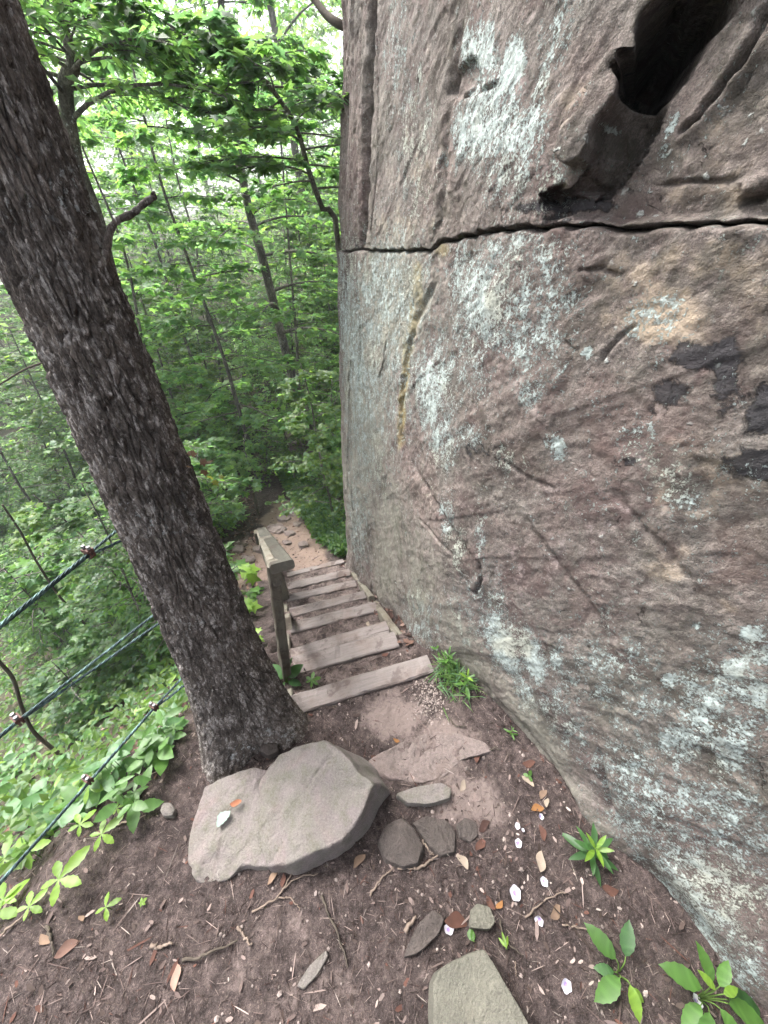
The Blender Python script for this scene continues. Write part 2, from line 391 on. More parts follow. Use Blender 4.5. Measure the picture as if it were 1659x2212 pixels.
col = g.mix(1.0, col, g.ramp(g.noise(co, 420, 2, .7), .30, .72, .6, 1.5), 'MULTIPLY')
sm = g.ramp(g.math('ADD', g.math('ADD', msk[0], g.math('MULTIPLY', g.math('SUBTRACT', n2, .5), 1.3)), g.math('MULTIPLY', g.math('SUBTRACT', n1, .5), 1.4)), .22, .80)
col = g.mix(g.math('MULTIPLY', sm, .85), col, g.mix(n1, (.165, .128, .115), (.225, .18, .165)))
tm = g.ramp(g.math('ADD', msk[1], g.math('MULTIPLY', g.math('SUBTRACT', n1, .5), .9)), .3, .75)
col = g.mix(g.math('MULTIPLY', tm, .85), col, g.mix(n2, (.165, .112, .088), (.27, .205, .172)))
col = g.mix(g.math('MULTIPLY', msk[2], .7), col, g.mix(g.ramp(n1, .4, .6), (.035, .045, .018), (.07, .06, .038)))
g.put(b.inputs['Base Color'], col)
g.put(b.inputs['Normal'], g.bump(g.math('ADD', g.math('MULTIPLY', n2, 1.), g.math('MULTIPLY', n3, .4)), 1.0, .012))
M['dirt'] = m
ground = build('ground', np.stack([xf, yf, zf], -1), grid_faces(len(gx), len(gy)), m, attrs={'mask': np.stack([sand, trail, wood_floor], -1)})
tag(ground, kind='structure')

# ------------------------------------------------------------------ cliff
WP = smooth_path([(2.9, -2.7), (1.95, -1.35), (.97, .03), (.52, .67), (.24, 1.08), (.10, 1.44), (-.10, 1.955), (-.33, 2.52), (-.32, 2.82), (0.05, 3.3), (.9, 3.9), (2.4, 4.6)], 700)
WS = np.concatenate([[0], np.cumsum(np.linalg.norm(np.diff(WP, axis=0), axis=1))])
def wall_base(s):
    x = np.interp(s, WS, WP[:, 0]); y = np.interp(s, WS, WP[:, 1])
    e = .06; tx = np.interp(s+e, WS, WP[:, 0])-np.interp(s-e, WS, WP[:, 0]); ty = np.interp(s+e, WS, WP[:, 1])-np.interp(s-e, WS, WP[:, 1])
    l = np.hypot(tx, ty)+1e-9
    return x, y, -ty/l, tx/l            # outward normal, towards the path
def lean(sv, hv): return -.054*(hv-np.interp(sv, [4.9, 6.2], [0, -.9]))      # the face leans back a little
WN = np.stack(wall_base(WS)[2:], -1)
def pw(px, py):
    """pixel to (s, h) on the leaning cliff face"""
    d = ray(px, py); h = EYE[2]+d[2]*1.5; res = np.array([5.9, h])
    for it in range(5):
        W = WP+WN*lean(WS, h)[:, None]
        side = W[:, 0]*d[1]-W[:, 1]*d[0]; ks = np.nonzero(side[:-1]*side[1:] <= 0)[0]; best = None
        for k in ks:
            f = side[k]/(side[k]-side[k+1]+1e-12); q = W[k]+(W[k+1]-W[k])*f; t = (q[0]*d[0]+q[1]*d[1])/(d[0]**2+d[1]**2)
            if t > 0 and (best is None or t < best[0]): best = (t, WS[k]+(WS[k+1]-WS[k])*f)
        if best is None: break
        h = EYE[2]+d[2]*best[0]; res = np.array([best[1], h])
    return res
def pws(pts): return np.array([pw(*p) for p in pts])
def segdist(s, h, poly):
    D = np.full(s.shape, 9.); T = np.zeros(s.shape); acc = 0
    for (a0, b0), (a1, b1) in zip(poly[:-1], poly[1:]):
        dx, dy = a1-a0, b1-b0; L2 = dx*dx+dy*dy+1e-12
        t = np.clip(((s-a0)*dx+(h-b0)*dy)/L2, 0, 1); d = np.hypot(s-a0-t*dx, h-b0-t*dy)
        T = np.where(d < D, acc+t, T); D = np.minimum(D, d); acc += 1
    return D, T/max(acc, 1)
def inside(s, h, poly):
    r = np.zeros(s.shape, bool); n = len(poly)
    for i in range(n):
        x0, y0 = poly[i]; x1, y1 = poly[(i+1) % n]
        if y0 == y1: continue
        c = ((y0 > h) != (y1 > h)) & (s < (x1-x0)*(h-y0)/(y1-y0)+x0); r ^= c
    return r
def soft(s, h, poly, w):
    """1 inside the outline, 0 outside, over a band of half-width w"""
    P = list(poly)+[poly[0]]; d, _ = segdist(s, h, P); sd = np.where(inside(s, h, poly), d, -d)
    return sstep(-w, w, sd)
SEAM = pws([(740, 552), (760, 545), (790, 540), (860, 541), (932, 541), (946, 525), (1000, 512), (1060, 497), (1180, 490), (1300, 492), (1400, 490), (1550, 485), (1655, 480)])
o = np.argsort(SEAM[:, 0]); SEAM = SEAM[o]
def seam(s): return np.interp(s, SEAM[:, 0], SEAM[:, 1]) + .004*vnoise(p3(s*40, 0), 3)
GROOVES = [  # pixels, half-width m, depth m, raised side
 ([(1433, 281), (1480, 245), (1534, 169), (1588, 90), (1616, 27), (1640, -40)], .005, .045),
 ([(1390, 398), (1460, 388), (1545, 388), (1560, 380)], .004, .012), ([(1575, 432), (1620, 425), (1659, 392)], .010, .035),
 ([(1592, 140), (1560, 200)], .004, .012), ([(1240, 585), (1300, 580)], .004, .012), ([(1300, 585), (1335, 600)], .004, .012),
 ([(1370, 700), (1320, 745), (1290, 790)], .004, .012), ([(1185, 490), (1195, 470), (1190, 455)], .005, .02),
 ([(938, 548), (942, 600), (925, 640), (900, 690), (885, 760), (872, 850), (868, 940), (890, 1010), (950, 1100), (1000, 1180), (1030, 1250)], .02, .018),
 ([(1030, 1210), (1040, 1250), (1025, 1285), (1010, 1275)], .006, .025), ([(760, 850), (752, 920), (757, 1000), (765, 1090), (780, 1190)], .006, .03),
 ([(838, 740), (835, 780), (822, 820)], .005, .025), ([(905, 1120), (925, 1140), (985, 1200)], .006, .012), ([(1080, 990), (1130, 1030), (1200, 1060)], .006, .010),
 ([(1215, 740), (1240, 760)], .004, .01), ([(780, 560), (790, 700), (785, 850)], .012, .012), ([(820, 0), (830, 300), (812, 520)], .006, .01),
 ([(1000, 0), (975, 180), (965, 350), (950, 500)], .02, .016), ([(1320, 1060), (1400, 1160), (1520, 1300)], .012, .010), ([(1110, 1100), (1260, 1300), (1330, 1450)], .014, .010),
 ([(1030, 1480), (1130, 1600), (1290, 1800)], .014, .012), ([(1290, 1620), (1320, 1760)], .008, .015), ([(990, 215), (1040, 195), (1070, 180)], .004, .012)]
GROOVES = [(pws(p), w, d) for p, w, d in GROOVES]
HOLE = pws([(1387, 41), (1425, -10), (1470, -80), (1560, -80), (1550, 0), (1496, 55), (1469, 109), (1444, 153), (1412, 200), (1385, 190), (1366, 110)])
UNDER = pws([(1376, 117), (1400, 160), (1415, 191), (1411, 232), (1381, 294), (1316, 381), (1289, 425), (1207, 438), (1165, 448), (1165, 425), (1242, 405), (1283, 349), (1343, 245), (1370, 205)])
RECESS = pws([(1165, 448), (1207, 438), (1289, 425), (1316, 381), (1381, 294), (1411, 232), (1417, 191), (1409, 164), (1444, 153), (1469, 109), (1496, 55), (1550, 0), (1560, -150), (1900, -300), (1900, 474), (1659, 474), (1400, 478), (1250, 480), (1190, 478)])
FLAKE = pws([(1376, 104), (1340, 120), (1290, 200), (1240, 290), (1215, 350), (1242, 368), (1283, 349), (1343, 245), (1370, 205), (1400, 160)])
FLAKE2 = pws([(1560, 392), (1600, 380), (1670, 360), (1700, 395), (1659, 400), (1620, 425), (1575, 436)])
UTOP = pws([(1376, 117), (1370, 205), (1343, 245), (1283, 349), (1242, 405), (1165, 425)])
NICHE = pws([(975, 165), (1010, 130), (1030, 140), (1040, 180), (990, 205), (970, 195)])
UPL = pws([(818, -20), (820, 0), (812, 200), (805, 400), (800, 500), (796, 545)])
o = np.argsort(UPL[:, 1]); UPL = UPL[o]
def ell(lst, s, h):
    r = np.zeros(s.shape)
    for e in lst:
        px, py, rx, ry, k = e[:5]; an = R(e[5]) if len(e) > 5 else 0
        c = pw(px, py); ax = pw(px+rx*math.cos(an), py+rx*math.sin(an))-c; ay = pw(px-ry*math.sin(an), py+ry*math.cos(an))-c
        Mi = np.linalg.pinv(np.stack([ax, ay], 1)); dx = s-c[0]; dy = h-c[1]
        q = (Mi[0, 0]*dx+Mi[0, 1]*dy)**2+(Mi[1, 0]*dx+Mi[1, 1]*dy)**2
        r = np.maximum(r, k*np.exp(-q**1.5*.7))
    return r
LICHEN = [(1050, 250, 65, 110, .85, 20), (1030, 110, 45, 70, .8), (1100, 140, 22, 60, 1.2, 10), (1170, 150, 25, 90, .6, 25), (1120, 300, 70, 80, .75), (1090, 370, 90, 50, .6), (1005, 290, 25, 70, .8), (960, 380, 14, 60, .5),
  (925, 280, 10, 60, .5, 15), (1330, 270, 9, 9, .9), (1420, 260, 10, 40, .8, 25), (1400, 320, 12, 30, .6),
  (1060, 640, 105, 120, .64), (1150, 740, 80, 100, .52), (1010, 760, 60, 120, .40), (1000, 590, 45, 80, .5), (1110, 540, 110, 40, .6), (1180, 600, 40, 60, .45), (1150, 840, 35, 40, .45), (1230, 660, 40, 50, .4),
  (935, 840, 45, 120, .62), (955, 950, 32, 60, .6), (830, 620, 100, 110, .56), (790, 800, 70, 200, .56), (760, 660, 40, 140, .6), (850, 800, 60, 160, .46), (745, 1000, 22, 170, .52), (800, 960, 60, 110, .46), (770, 1130, 30, 100, .40), (900, 1340, 50, 90, .40, -30), (1000, 1340, 40, 80, .42, -25), (1460, 1060, 60, 70, .34), (1380, 960, 60, 50, .32),
  (970, 1120, 12, 60, .6), (988, 1190, 14, 50, .65), (955, 1100, 9, 12, 1.1), (1035, 1170, 14, 60, .55), (1080, 1390, 34, 85, .85, -25), (1145, 1420, 28, 60, .85, -20), (1200, 1430, 22, 28, .6), (1130, 1500, 22, 70, .55, -25),
  (1015, 940, 30, 25, .55), (1085, 985, 30, 25, .5), (1200, 970, 17, 28, .8), (1265, 765, 12, 14, 1.0), (1180, 960, 8, 20, .5), (1300, 600, 8, 8, .7), (1365, 515, 6, 6, .8),
  (1400, 690, 60, 45, .55), (1440, 650, 30, 18, .7),
  (1620, 1375, 26, 22, 1.0), (1640, 1420, 30, 30, .8), (1590, 1450, 40, 30, .95), (1640, 1500, 40, 60, .7), (1500, 1358, 10, 10, .9), (1440, 1480, 18, 18, .9), (1520, 1545, 70, 55, .75), (1570, 1620, 60, 90, .65), (1460, 1610, 55, 45, .75), (1380, 1610, 50, 50, .45),
  (1370, 1680, 70, 110, .48, -20), (1480, 1740, 70, 80, .5, -20), (1400, 1800, 60, 80, .45), (1300, 1650, 40, 70, .38), (1240, 1590, 16, 40, .6, -20), (1430, 1940, 70, 90, .68, 35), (1510, 2030, 70, 80, .65, 35), (1590, 2110, 60, 60, .6, 35), (1600, 1950, 60, 60, .45), (1420, 1530, 30, 30, .5), (1560, 1790, 120, 90, .5), (1400, 1760, 120, 220, .50, -30), (1500, 1960, 130, 150, .60, 30), (1560, 1500, 130, 110, .52), (1330, 1500, 90, 160, .36, -25), (1050, 1300, 50, 120, .38, -25), (1210, 1560, 50, 120, .42, -30), (1100, 330, 120, 140, .45), (900, 330, 40, 180, .36), (860, 120, 30, 150, .36), (1180, 60, 40, 90, .45, 20)]
DARK = [(1560, 775, 50, 40, 1.1), (1500, 770, 50, 30, .95), (1565, 830, 32, 60, .75), (1445, 850, 45, 28, .8), (1410, 870, 15, 30, .5), (1630, 1005, 65, 32, 1.1), (1645, 890, 36, 60, .85), (1600, 860, 15, 30, .4), (1180, 447, 90, 14, .75), (1345, 1000, 35, 14, .45), (1025, 975, 40, 20, .45), (1230, 440, 60, 14, .8),
  (740, 545, 40, 14, .7), (1080, 985, 25, 20, .4), (1400, 120, 40, 60, .45), (1190, 460, 40, 30, .5), (1300, 1350, 20, 30, .25)]
TAN = [(1420, 690, 110, 60, .75), (1350, 610, 100, 60, .45), (1520, 560, 140, 50, .5), (1620, 650, 60, 90, .45), (1300, 700, 40, 60, .35), (1480, 1050, 120, 120, .35), (1440, 1200, 80, 80, .35), (1530, 1300, 90, 60, .3), (1250, 230, 50, 60, .45), (1560, 300, 120, 100, .35), (1500, 420, 120, 40, .4), (900, 300, 60, 200, .28), (880, 480, 60, 60, .4)]
OCHRE = [(905, 620, 10, 60, .8), (893, 700, 10, 60, .8), (880, 790, 9, 70, .85), (872, 880, 9, 60, .8), (866, 940, 8, 40, .6), (950, 540, 18, 18, .5)]
RED = [(1500, 900, 160, 130, .55), (1250, 900, 200, 150, .35), (1580, 1180, 100, 120, .55), (1180, 800, 100, 100, .35), (1450, 1150, 120, 80, .4), (1550, 300, 130, 200, .4), (1100, 1000, 140, 100, .35), (1330, 480, 120, 60, .3), (830, 400, 50, 150, .25), (1400, 1350, 120, 90, .35)]
GREEN = [(1150, 1600, 60, 260, .55, -30), (1000, 1400, 60, 160, .5, -30), (1290, 1820, 50, 120, .55, -30), (830, 1180, 60, 160, .55), (840, 650, 100, 150, .75), (790, 850, 70, 220, .7), (770, 1050, 50, 150, .6), (1420, 1400, 120, 150, .3), (1300, 1500, 120, 160, .35), (900, 1250, 70, 120, .5), (850, 250, 60, 200, .3)]
def cliff_block(name, S, h, upper):
    s, hh = S.ravel(), h.ravel()
    x, y, nx, ny = wall_base(s); q = p3(s, hh, 0)
    D = .020*fbm(q*1.3+5, 3, 31) + .010*fbm(q*np.array([4, 4, 1])+2, 4, 41) - .012 + lean(s, hh)
    # leaning strata: broken ridges running down to the right (towards smaller s)
    tilt = hh*.75+s*.66; along = s*.75-hh*.66
    D += .005*(1-np.abs(fbm(p3(tilt*9, along*1.6, 3), 5, 51)))*1.2 + .0034*fbm(p3(tilt*36, along*11, 1), 5, 61, .65) + .0034*fbm(q*80, 3, 71, .7)
    d1, d2, cv = worley(p3(tilt*7, along*2.2)[:, :2], 5); D += .0045*(cv-.5)*sstep(.0, .05, d2-d1)
    d1, d2, cv = worley(p3(tilt*24+.6*vnoise(q*12, 2), along*8)[:, :2], 6); D += .0045*(cv-.5)*sstep(.0, .05, d2-d1)*sstep(-.2, .3, fbm(q*2.5, 2, 14))
    for poly, w, dep in GROOVES:
        d, t = segdist(s, hh, poly); tap = np.clip(np.minimum(t, 1-t)*6, 0, 1)**.6
        w2 = w*(1+.5*vnoise(q*60, 8))
        D -= dep*tap*np.exp(-(d/(w2+1e-4))**2)
        D += .3*dep*np.exp(-((d)/(w*5))**2)*tap*np.sign(.5)  # a swell beside it
    sh = np.zeros(s.shape); w1, w2, wc = worley(q[:, :2]*22, 9); wob = .005*vnoise(q*40, 77)+.012*(wc-.5); s2, h2 = s+wob, hh+.005*vnoise(q*40, 78)+.012*(np.mod(wc*7.3, 1)-.5)
    if upper:
        D += .006 + .035*sstep(5.5, 5.9, s)
        up = soft(s2, h2, RECESS, .007); D -= .055*up
        D += .05*soft(s2, h2, FLAKE, .004) + .02*soft(s2, h2, FLAKE2, .003)
        dU, _ = segdist(s2, h2, UTOP); D -= soft(s2, h2, UNDER, .005)*np.minimum(.05+2.2*dU, .17) + .018*soft(s2, h2, NICHE, .006)
        hm = soft(s2, h2, HOLE, .012); D -= .60*hm; sh += .34*hm; sh += .05*soft(s2, h2, UNDER, .005)*(1-hm)
        ls = np.interp(h2, UPL[:, 1], UPL[:, 0]); past = sstep(0, .025, s2-ls); D -= .020*past; D -= .10*np.exp(-((s2-ls-.05)/.042)**2)
        D -= .03*past*np.abs(fbm(p3(s*14, hh*1.5), 3, 88))
        e = hh-seam(s); D -= .06*np.exp(-(np.maximum(e, 0)/.0032)**1.6)
    else:
        e = seam(s)-hh; D -= .07*np.exp(-(np.maximum(e, 0)/.0034)**1.5)
        far = sstep(pw(800, 700)[0], pw(740, 900)[0], s); D += .03*sstep(5.5, 5.9, s)*sstep(-.6, .4, hh)
        D -= .02*sstep(0, 1, far)*np.abs(fbm(p3(s*16, hh*1.6), 3, 89))
        # rounded foot, resting in the dirt
        D += .03*np.exp(-((hh-H(x, y, False))/.12)**2)*vnoise(q*5, 4)
    V = np.stack([x+nx*D+ny*sh, y+ny*D-nx*sh, hh+.10*sh], -1)
    li = ell(LICHEN, s, hh) + .14*fbm(q*2.2, 3, 91) + .06; dk = ell(DARK, s, hh); tn = ell(TAN, s, hh)
    at = {'mask': np.stack([li, dk, tn], -1), 'stain': np.stack([ell(OCHRE, s, hh), ell(RED, s, hh), ell(GREEN, s, hh)], -1)}
    return V, at
cliff = tag(empty('rock_cliff', (.6, .8, 0)), 'towering lichen-spotted sandstone cliff beside the dirt path and stairs', 'cliff')
s_in = pw(1659, 1200)[0]; s_far = pw(735, 900)[0]
ss = spaced(0.3, s_in-.25, s_far+.35, WS[-1]-.1, .0056, 1.14)
fr = np.concatenate([[0, .12], .32+.68*(1-(1-np.linspace(0, 1, 440))**1.3)]); S, Vv = np.meshgrid(ss, fr, indexing='ij'); lo_h = -2.6+0*S
hl = lo_h+(seam(S.ravel()).reshape(S.shape)-.002-lo_h)*Vv
V, at = cliff_block('lower_block', S, hl, False)
ob = build('lower_block', V, grid_faces(*S.shape)[:, ::-1], M['cliff'], attrs=at); ob.parent = cliff; ob.matrix_parent_inverse = cliff.matrix_world.inverted(); ob.location = Vector((0, 0, 0)) - Vector((.6, .8, 0))
fr = np.concatenate([.24*np.linspace(0, 1, 215)**1.3, np.linspace(.25, 1, 50)]); S, Vv = np.meshgrid(ss, fr, indexing='ij')
top_h = 6.0 + .6*vnoise(p3(S.ravel()*1.2, 0), 6).reshape(S.shape); sh = seam(S.ravel()).reshape(S.shape)+.001
hu = sh+(top_h-sh)*Vv
V, at = cliff_block('upper_block', S, hu, True)
ou = build('upper_block', V, grid_faces(*S.shape)[:, ::-1], M['cliff'], attrs=at); ou.parent = cliff; ou.location = Vector((-.6, -.8, 0))
ob.matrix_parent_inverse = Matrix.Identity(4)
# body of the cliff behind the face, closing its top
n = 60; sb = np.linspace(.3, WS[-1]-.1, n); bxx, byy, bnx, bny = wall_base(sb); th = 5.9+0*sb
Vb = np.concatenate([np.stack([bxx-bnx*.75, byy-bny*.75, th], -1), np.stack([bxx-bnx*.75, byy-bny*.75, 0*th-2.6], -1), [[4.5, 1.5, 6.6]]])
k = np.arange(n-1); Fb = np.stack([k, k+1, k+1+n, k+n], -1); Ft = np.stack([k, k+1, np.full(n-1, 2*n)], -1)
# (a rough core that keeps light from passing behind the face)
oc = build('core', Vb, [Fb, Ft], M['cliff'], attrs={'mask': np.zeros((2*n+1, 3)), 'stain': np.zeros((2*n+1, 3))}); oc.parent = cliff; oc.location = (-.6, -.8, 0)

# ------------------------------------------------------------------ big furrowed tree
def taxis(z): return -.56-.058*np.maximum(z, 0)+.01*np.sin(np.maximum(z, 0)*1.3), .765+.088*np.maximum(z, 0)
def bark_trunk():
    nth, nz = 360, 620
    zz = np.concatenate([np.linspace(-.25, 2.25, nz), np.linspace(2.3, 13, 60)]); th = R(126)+np.arange(nth)*2*math.pi/nth
    TH, ZZ = np.meshgrid(th, zz, indexing='ij'); t, z = TH.ravel(), ZZ.ravel()
    r = np.interp(z, [-.3, 0, .15, .35, .75, 1.5, 2.2, 6, 13], [.160, .155, .148, .130, .112, .087, .082, .075, .04])
    def lobe(a, w): return np.exp(-(((t-R(a)+math.pi) % (2*math.pi))-math.pi)**2/(2*R(w)**2))
    fl = np.exp(-np.maximum(z+.01, -.03)/.15)
    r = r + fl*(.115*lobe(-14, 19)+.085*lobe(-103, 19)+.03*lobe(200, 24)+.03*lobe(60, 26)+.06*lobe(130, 24)) + .005*np.cos(3*t+z*1.5)
    u = (t-R(126))/(2*math.pi)*44; w = z*46
    wu = u + .9*fbm(p3(u*.35, w*.10, 1), 3, 5)
    a1, a2, av = worley(np.stack([wu*1.15, w*.30+.25*wu], -1), 3)          # long interlaced ridges
    b1, b2, bv = worley(np.stack([wu*1.9, w*.85-.3*wu], -1), 13)                   # plates that break them up
    ridge = sstep(.0, .20, a2-a1); plate = sstep(.0, .15, b2-b1)
    rough_ = fbm(p3(u*2.5, w*1.2, 4), 3, 8)
    dp = .0115*ridge*(.55+.65*av) + .0042*plate*(.2+1.0*bv)*ridge + .0022*rough_ + .0015*fbm(p3(u*7, w*3.5, 4), 2, 18)
    amp = np.interp(z, [-.2, .05, .3, .8], [.35, .5, .75, 1.0])
    r = r + dp*amp - .006
    ax, ay = taxis(z)
    V = np.stack([ax+r*np.cos(t), ay+r*np.sin(t), z], -1)
    return V, grid_faces(nth, len(zz), True)
tree = tag(empty('furrowed_tree', (-.56, .765, 0)), 'large tree trunk with dark furrowed bark, flaring beside the wooden steps', 'tree')
V, F = bark_trunk(); build('trunk', V-np.array([-.56, .765, 0]), F, M['bark'], tree)
# dead stub branch reaching right from the trunk
pth = smooth_path([aty(190, 600, .86), aty(225, 560, .90), aty(236, 505, .92), aty(252, 478, .93), aty(285, 462, .94), aty(305, 445, .95), aty(322, 432, .95), aty(334, 424, .95), aty(329, 416, .95)], 40)
rr = np.linspace(.0085, .0042, 40)*(1+.25*vnoise(p3(np.arange(40)*.6, 0), 3)); V, F = tube(pth-np.array([-.56, .765, 0]), rr, 8); build('dead_branch', V, F, M['bark'], tree)

# ------------------------------------------------------------------ leaf templates 
def leaf_ovate(): return (np.array([[0, 0, 0], [.45, 0, -.03], [1, 0, -.12], [.38, .27, .05], [.38, -.27, .05]], float), np.array([[0, 4, 1], [0, 1, 3], [1, 4, 2], [1, 2, 3]]))
def leaf_maple():
    o = [(0, 0), (.10, -.30), (.02, -.52), (.30, -.34), (.52, -.58), (.58, -.22), (1, 0), (.58, .22), (.52, .58), (.30, .34), (.02, .52), (.10, .30)]
    V = [(.30, 0, .03)] + [(x, y, -.10*(x*x+y*y)) for x, y in o]
    F = [(0, 1+i, 1+(i+1) % len(o)) for i in range(len(o))]
    return np.array(V, float), np.array(F)
def leaf_detail(width=.24, n=9, serr=.0, droop=.22, fold=.18, maxat=.42):
    V = []; 
    for i in range(n+1):
        t = i/n; w = width*(math.sin(math.pi*t**(math.log(.5)/math.log(maxat))))**.85 if 0 < t < 1 else 0
        w += serr*(1 if i % 2 else -1)*(0 < t < 1)
        z = -droop*t*t + .05*math.sin(t*9)*.2
        V += [(t, w, z+fold*w), (t, 0, z), (t, -w, z+fold*w)]
    F = []
    for i in range(n):
        a = 3*i; F += [(a, a+1, a+4, a+3), (a+1, a+2, a+5, a+4)]
    return np.array(V, float), np.array(F)
def rotm(az, el, roll):
    ca, sa, ce, se, cr, sr = np.cos(az), np.sin(az), np.cos(el), np.sin(el), np.cos(roll), np.sin(roll)
    X_ = np.stack([ca*ce, sa*ce, se], -1); Yb = np.stack([-sa, ca, 0*sa], -1); Zb = np.cross(X_, Yb)
    Y_ = Yb*cr[:, None]+Zb*sr[:, None]; Z_ = np.cross(X_, Y_)
    return np.stack([X_, Y_, Z_], -1)
def scatter(tmpl, P, az, el, roll, size, tint):
    V0, F0 = tmpl; Mx = rotm(az, el, roll)
    V = np.einsum('nij,vj->nvi', Mx, V0)*size[:, None, None] + P[:, None, :]
    F = F0[None]+(np.arange(len(P))*len(V0))[:, None, None]
    return V.reshape(-1, 3), F.reshape(-1, F0.shape[1]), np.repeat(tint, len(V0), 0)
def greens(rs, n, base=(.074, .160, .056), alt=(.120, .215, .058), cool=(.070, .158, .105)):
    a = rs.rand(n)[:, None]; b = rs.rand(n)[:, None]
    c = np.array(base)*(1-a)+np.array(alt)*a; c = np.where(b < .3, c*.5+np.array(cool)*.5, c)
    return c*(.75+.5*rs.rand(n)[:, None])

# ------------------------------------------------------------------ wood plants: trees, saplings, shrubs
def wood_plant(seed, trunk, r0, r1, lo, hi, nbr, blen, nsub, nleaf, lsize, tmpl, droop=.15, upward=.35, flat=.35, profile=None, **gk):
    """trunk path (local), limbs between fractions lo..hi carrying flat leaf sprays"""
    rs = np.random.RandomState(seed); path = smooth_path(trunk, 26); wood = [tube(path, np.linspace(r0, r1, 26), 8)]
    P = []; A = []
    for i in range(nbr):
        f = lo+(hi-lo)*((i+rs.rand())/nbr); k = f*25; j = min(int(k), 24); o = path[j]+(path[j+1]-path[j])*(k-j)
        az = i*2.4+rs.uniform(-.6, .6); g_ = (f-lo)/(hi-lo+1e-6); L = blen*(profile(g_) if profile else (1-.55*g_))*rs.uniform(.7, 1.15)
        d = np.array([math.cos(az), math.sin(az)]); m = 7; t = np.linspace(0, 1, m)
        up = upward*rs.uniform(.4, 1.3); bend = rs.uniform(-.25, .25)
        bp = np.stack([o[0]+L*t*(d[0]-bend*t*d[1]), o[1]+L*t*(d[1]+bend*t*d[0]), o[2]+L*(up*t-(up*.5+droop)*t*t)], -1)
        wood.append(tube(bp, np.linspace(max(r0*(1-f)*.45, .006), .003, m), 5, False))
        for q in range(nsub):
            u = .18+.82*(q+rs.rand())/nsub; k2 = u*(m-1); j2 = min(int(k2), m-2); o2 = bp[j2]+(bp[j2+1]-bp[j2])*(k2-j2)
            sd = (1 if q % 2 else -1)*rs.uniform(.5, 1.15); a2 = az+sd if u < .97 else az; L2 = L*.42*(1.15-u*.6)*rs.uniform(.6, 1.2)
            e2 = o2+np.array([math.cos(a2)*L2, math.sin(a2)*L2, L2*rs.uniform(-.15, .15)-droop*L2*.5])
            wood.append(tube(np.stack([o2, (o2+e2)/2+np.array([0, 0, L2*.06]), e2]), [.003, .0022, .0012], 3, False))
            tt = rs.uniform(.1, 1.05, nleaf); P.append(o2+(e2-o2)*tt[:, None]+rs.normal(0, 1, (nleaf, 3))*np.array([.05, .05, .03])*(L2*.9+lsize))
            A.append(a2+rs.choice([-1, 1], nleaf)*rs.uniform(.2, 1.3, nleaf))
    P = np.concatenate(P); A = np.concatenate(A); n = len(P)
    V, F, T = scatter(tmpl, P, A, rs.normal(-.15, flat, n), rs.normal(0, flat, n), lsize*rs.uniform(.6, 1.25, n), greens(rs, n, **gk))
    wv, wf = merge(wood)
    wm = build('wood_mesh', wv, wf, M['treebark']); lm = build('leaf_mesh', V, F, M['leaf'], smooth=False, attrs={'tint': T})
    r = (wm.data, lm.data)
    bpy.data.objects.remove(wm); bpy.data.objects.remove(lm)
    return r
def plant_tree(name, meshes, loc, rz, sc, label, cat, group=None, tilt=(0, 0), wood_name='trunk'):
    e = empty(name, loc, rz, sc); e.rotation_euler = (tilt[0], tilt[1], rz); tag(e, label, cat, group)
    for nm, me in zip((wood_name, 'crown'), meshes):
        o = bpy.data.objects.new(nm, me); COL.objects.link(o); o.parent = e
    return e
OV, MP = leaf_ovate(), leaf_maple()
# explicit saplings whose stems the picture shows
def stem_from(pix, base=None):
    P = [aty(x, y, Y) for x, y, Y in pix]
    b = np.array(P[0]) if base is None else np.array(base); z = Hz(b[0], b[1])
    b = np.array([b[0], b[1], z]); return b, [np.zeros(3)]+[p-b for p in P[(1 if base is None else 0):]]
b1, t1 = stem_from([(645, 852, 6.6), (612, 740, 6.5), (570, 570, 6.4), (536, 446, 6.3), (501, 248, 6.2), (480, 60, 6.2), (470, -300, 6.4)], base=aty(690, 945, 6.6))
plant_tree('leaning_tree', wood_plant(11, t1, .085, .03, .30, 1.0, 28, 1.7, 9, 18, .085, MP), b1, 0, 1, 'slender grey-barked tree leaning left above the lower trail', 'tree')
b2, t2 = stem_from([(735, 560, 3.7), (694, 446, 3.65), (665, 362, 3.6), (645, 288, 3.5), (610, 223, 3.4), (555, 159, 3.25), (470, 110, 3.1), (360, 60, 2.95)], base=(-.42, 3.75))
plant_tree('arching_sapling', wood_plant(12, t2, .024, .007, .30, 1.0, 30, .95, 8, 15, .066, MP, droop=.12, upward=.12, flat=.3), b2, 0, 1, 'thin arching maple sapling bending left past the cliff edge', 'sapling')
b3, t3 = stem_from([(250, 640, 3.0), (208, 470, 3.0), (165, 350, 3.0), (141, 188, 2.95), (159, 144, 2.95), (149, 99, 2.95), (124, 0, 2.95), (110, -160, 2.95)], base=aty(330, 1050, 3.0))
plant_tree('crooked_tree', wood_plant(13, t3, .05, .02, .42, 1.0, 24, .9, 9, 17, .062, OV), b3, 0, 1, 'crooked dark tree standing close behind the big furrowed trunk', 'tree')

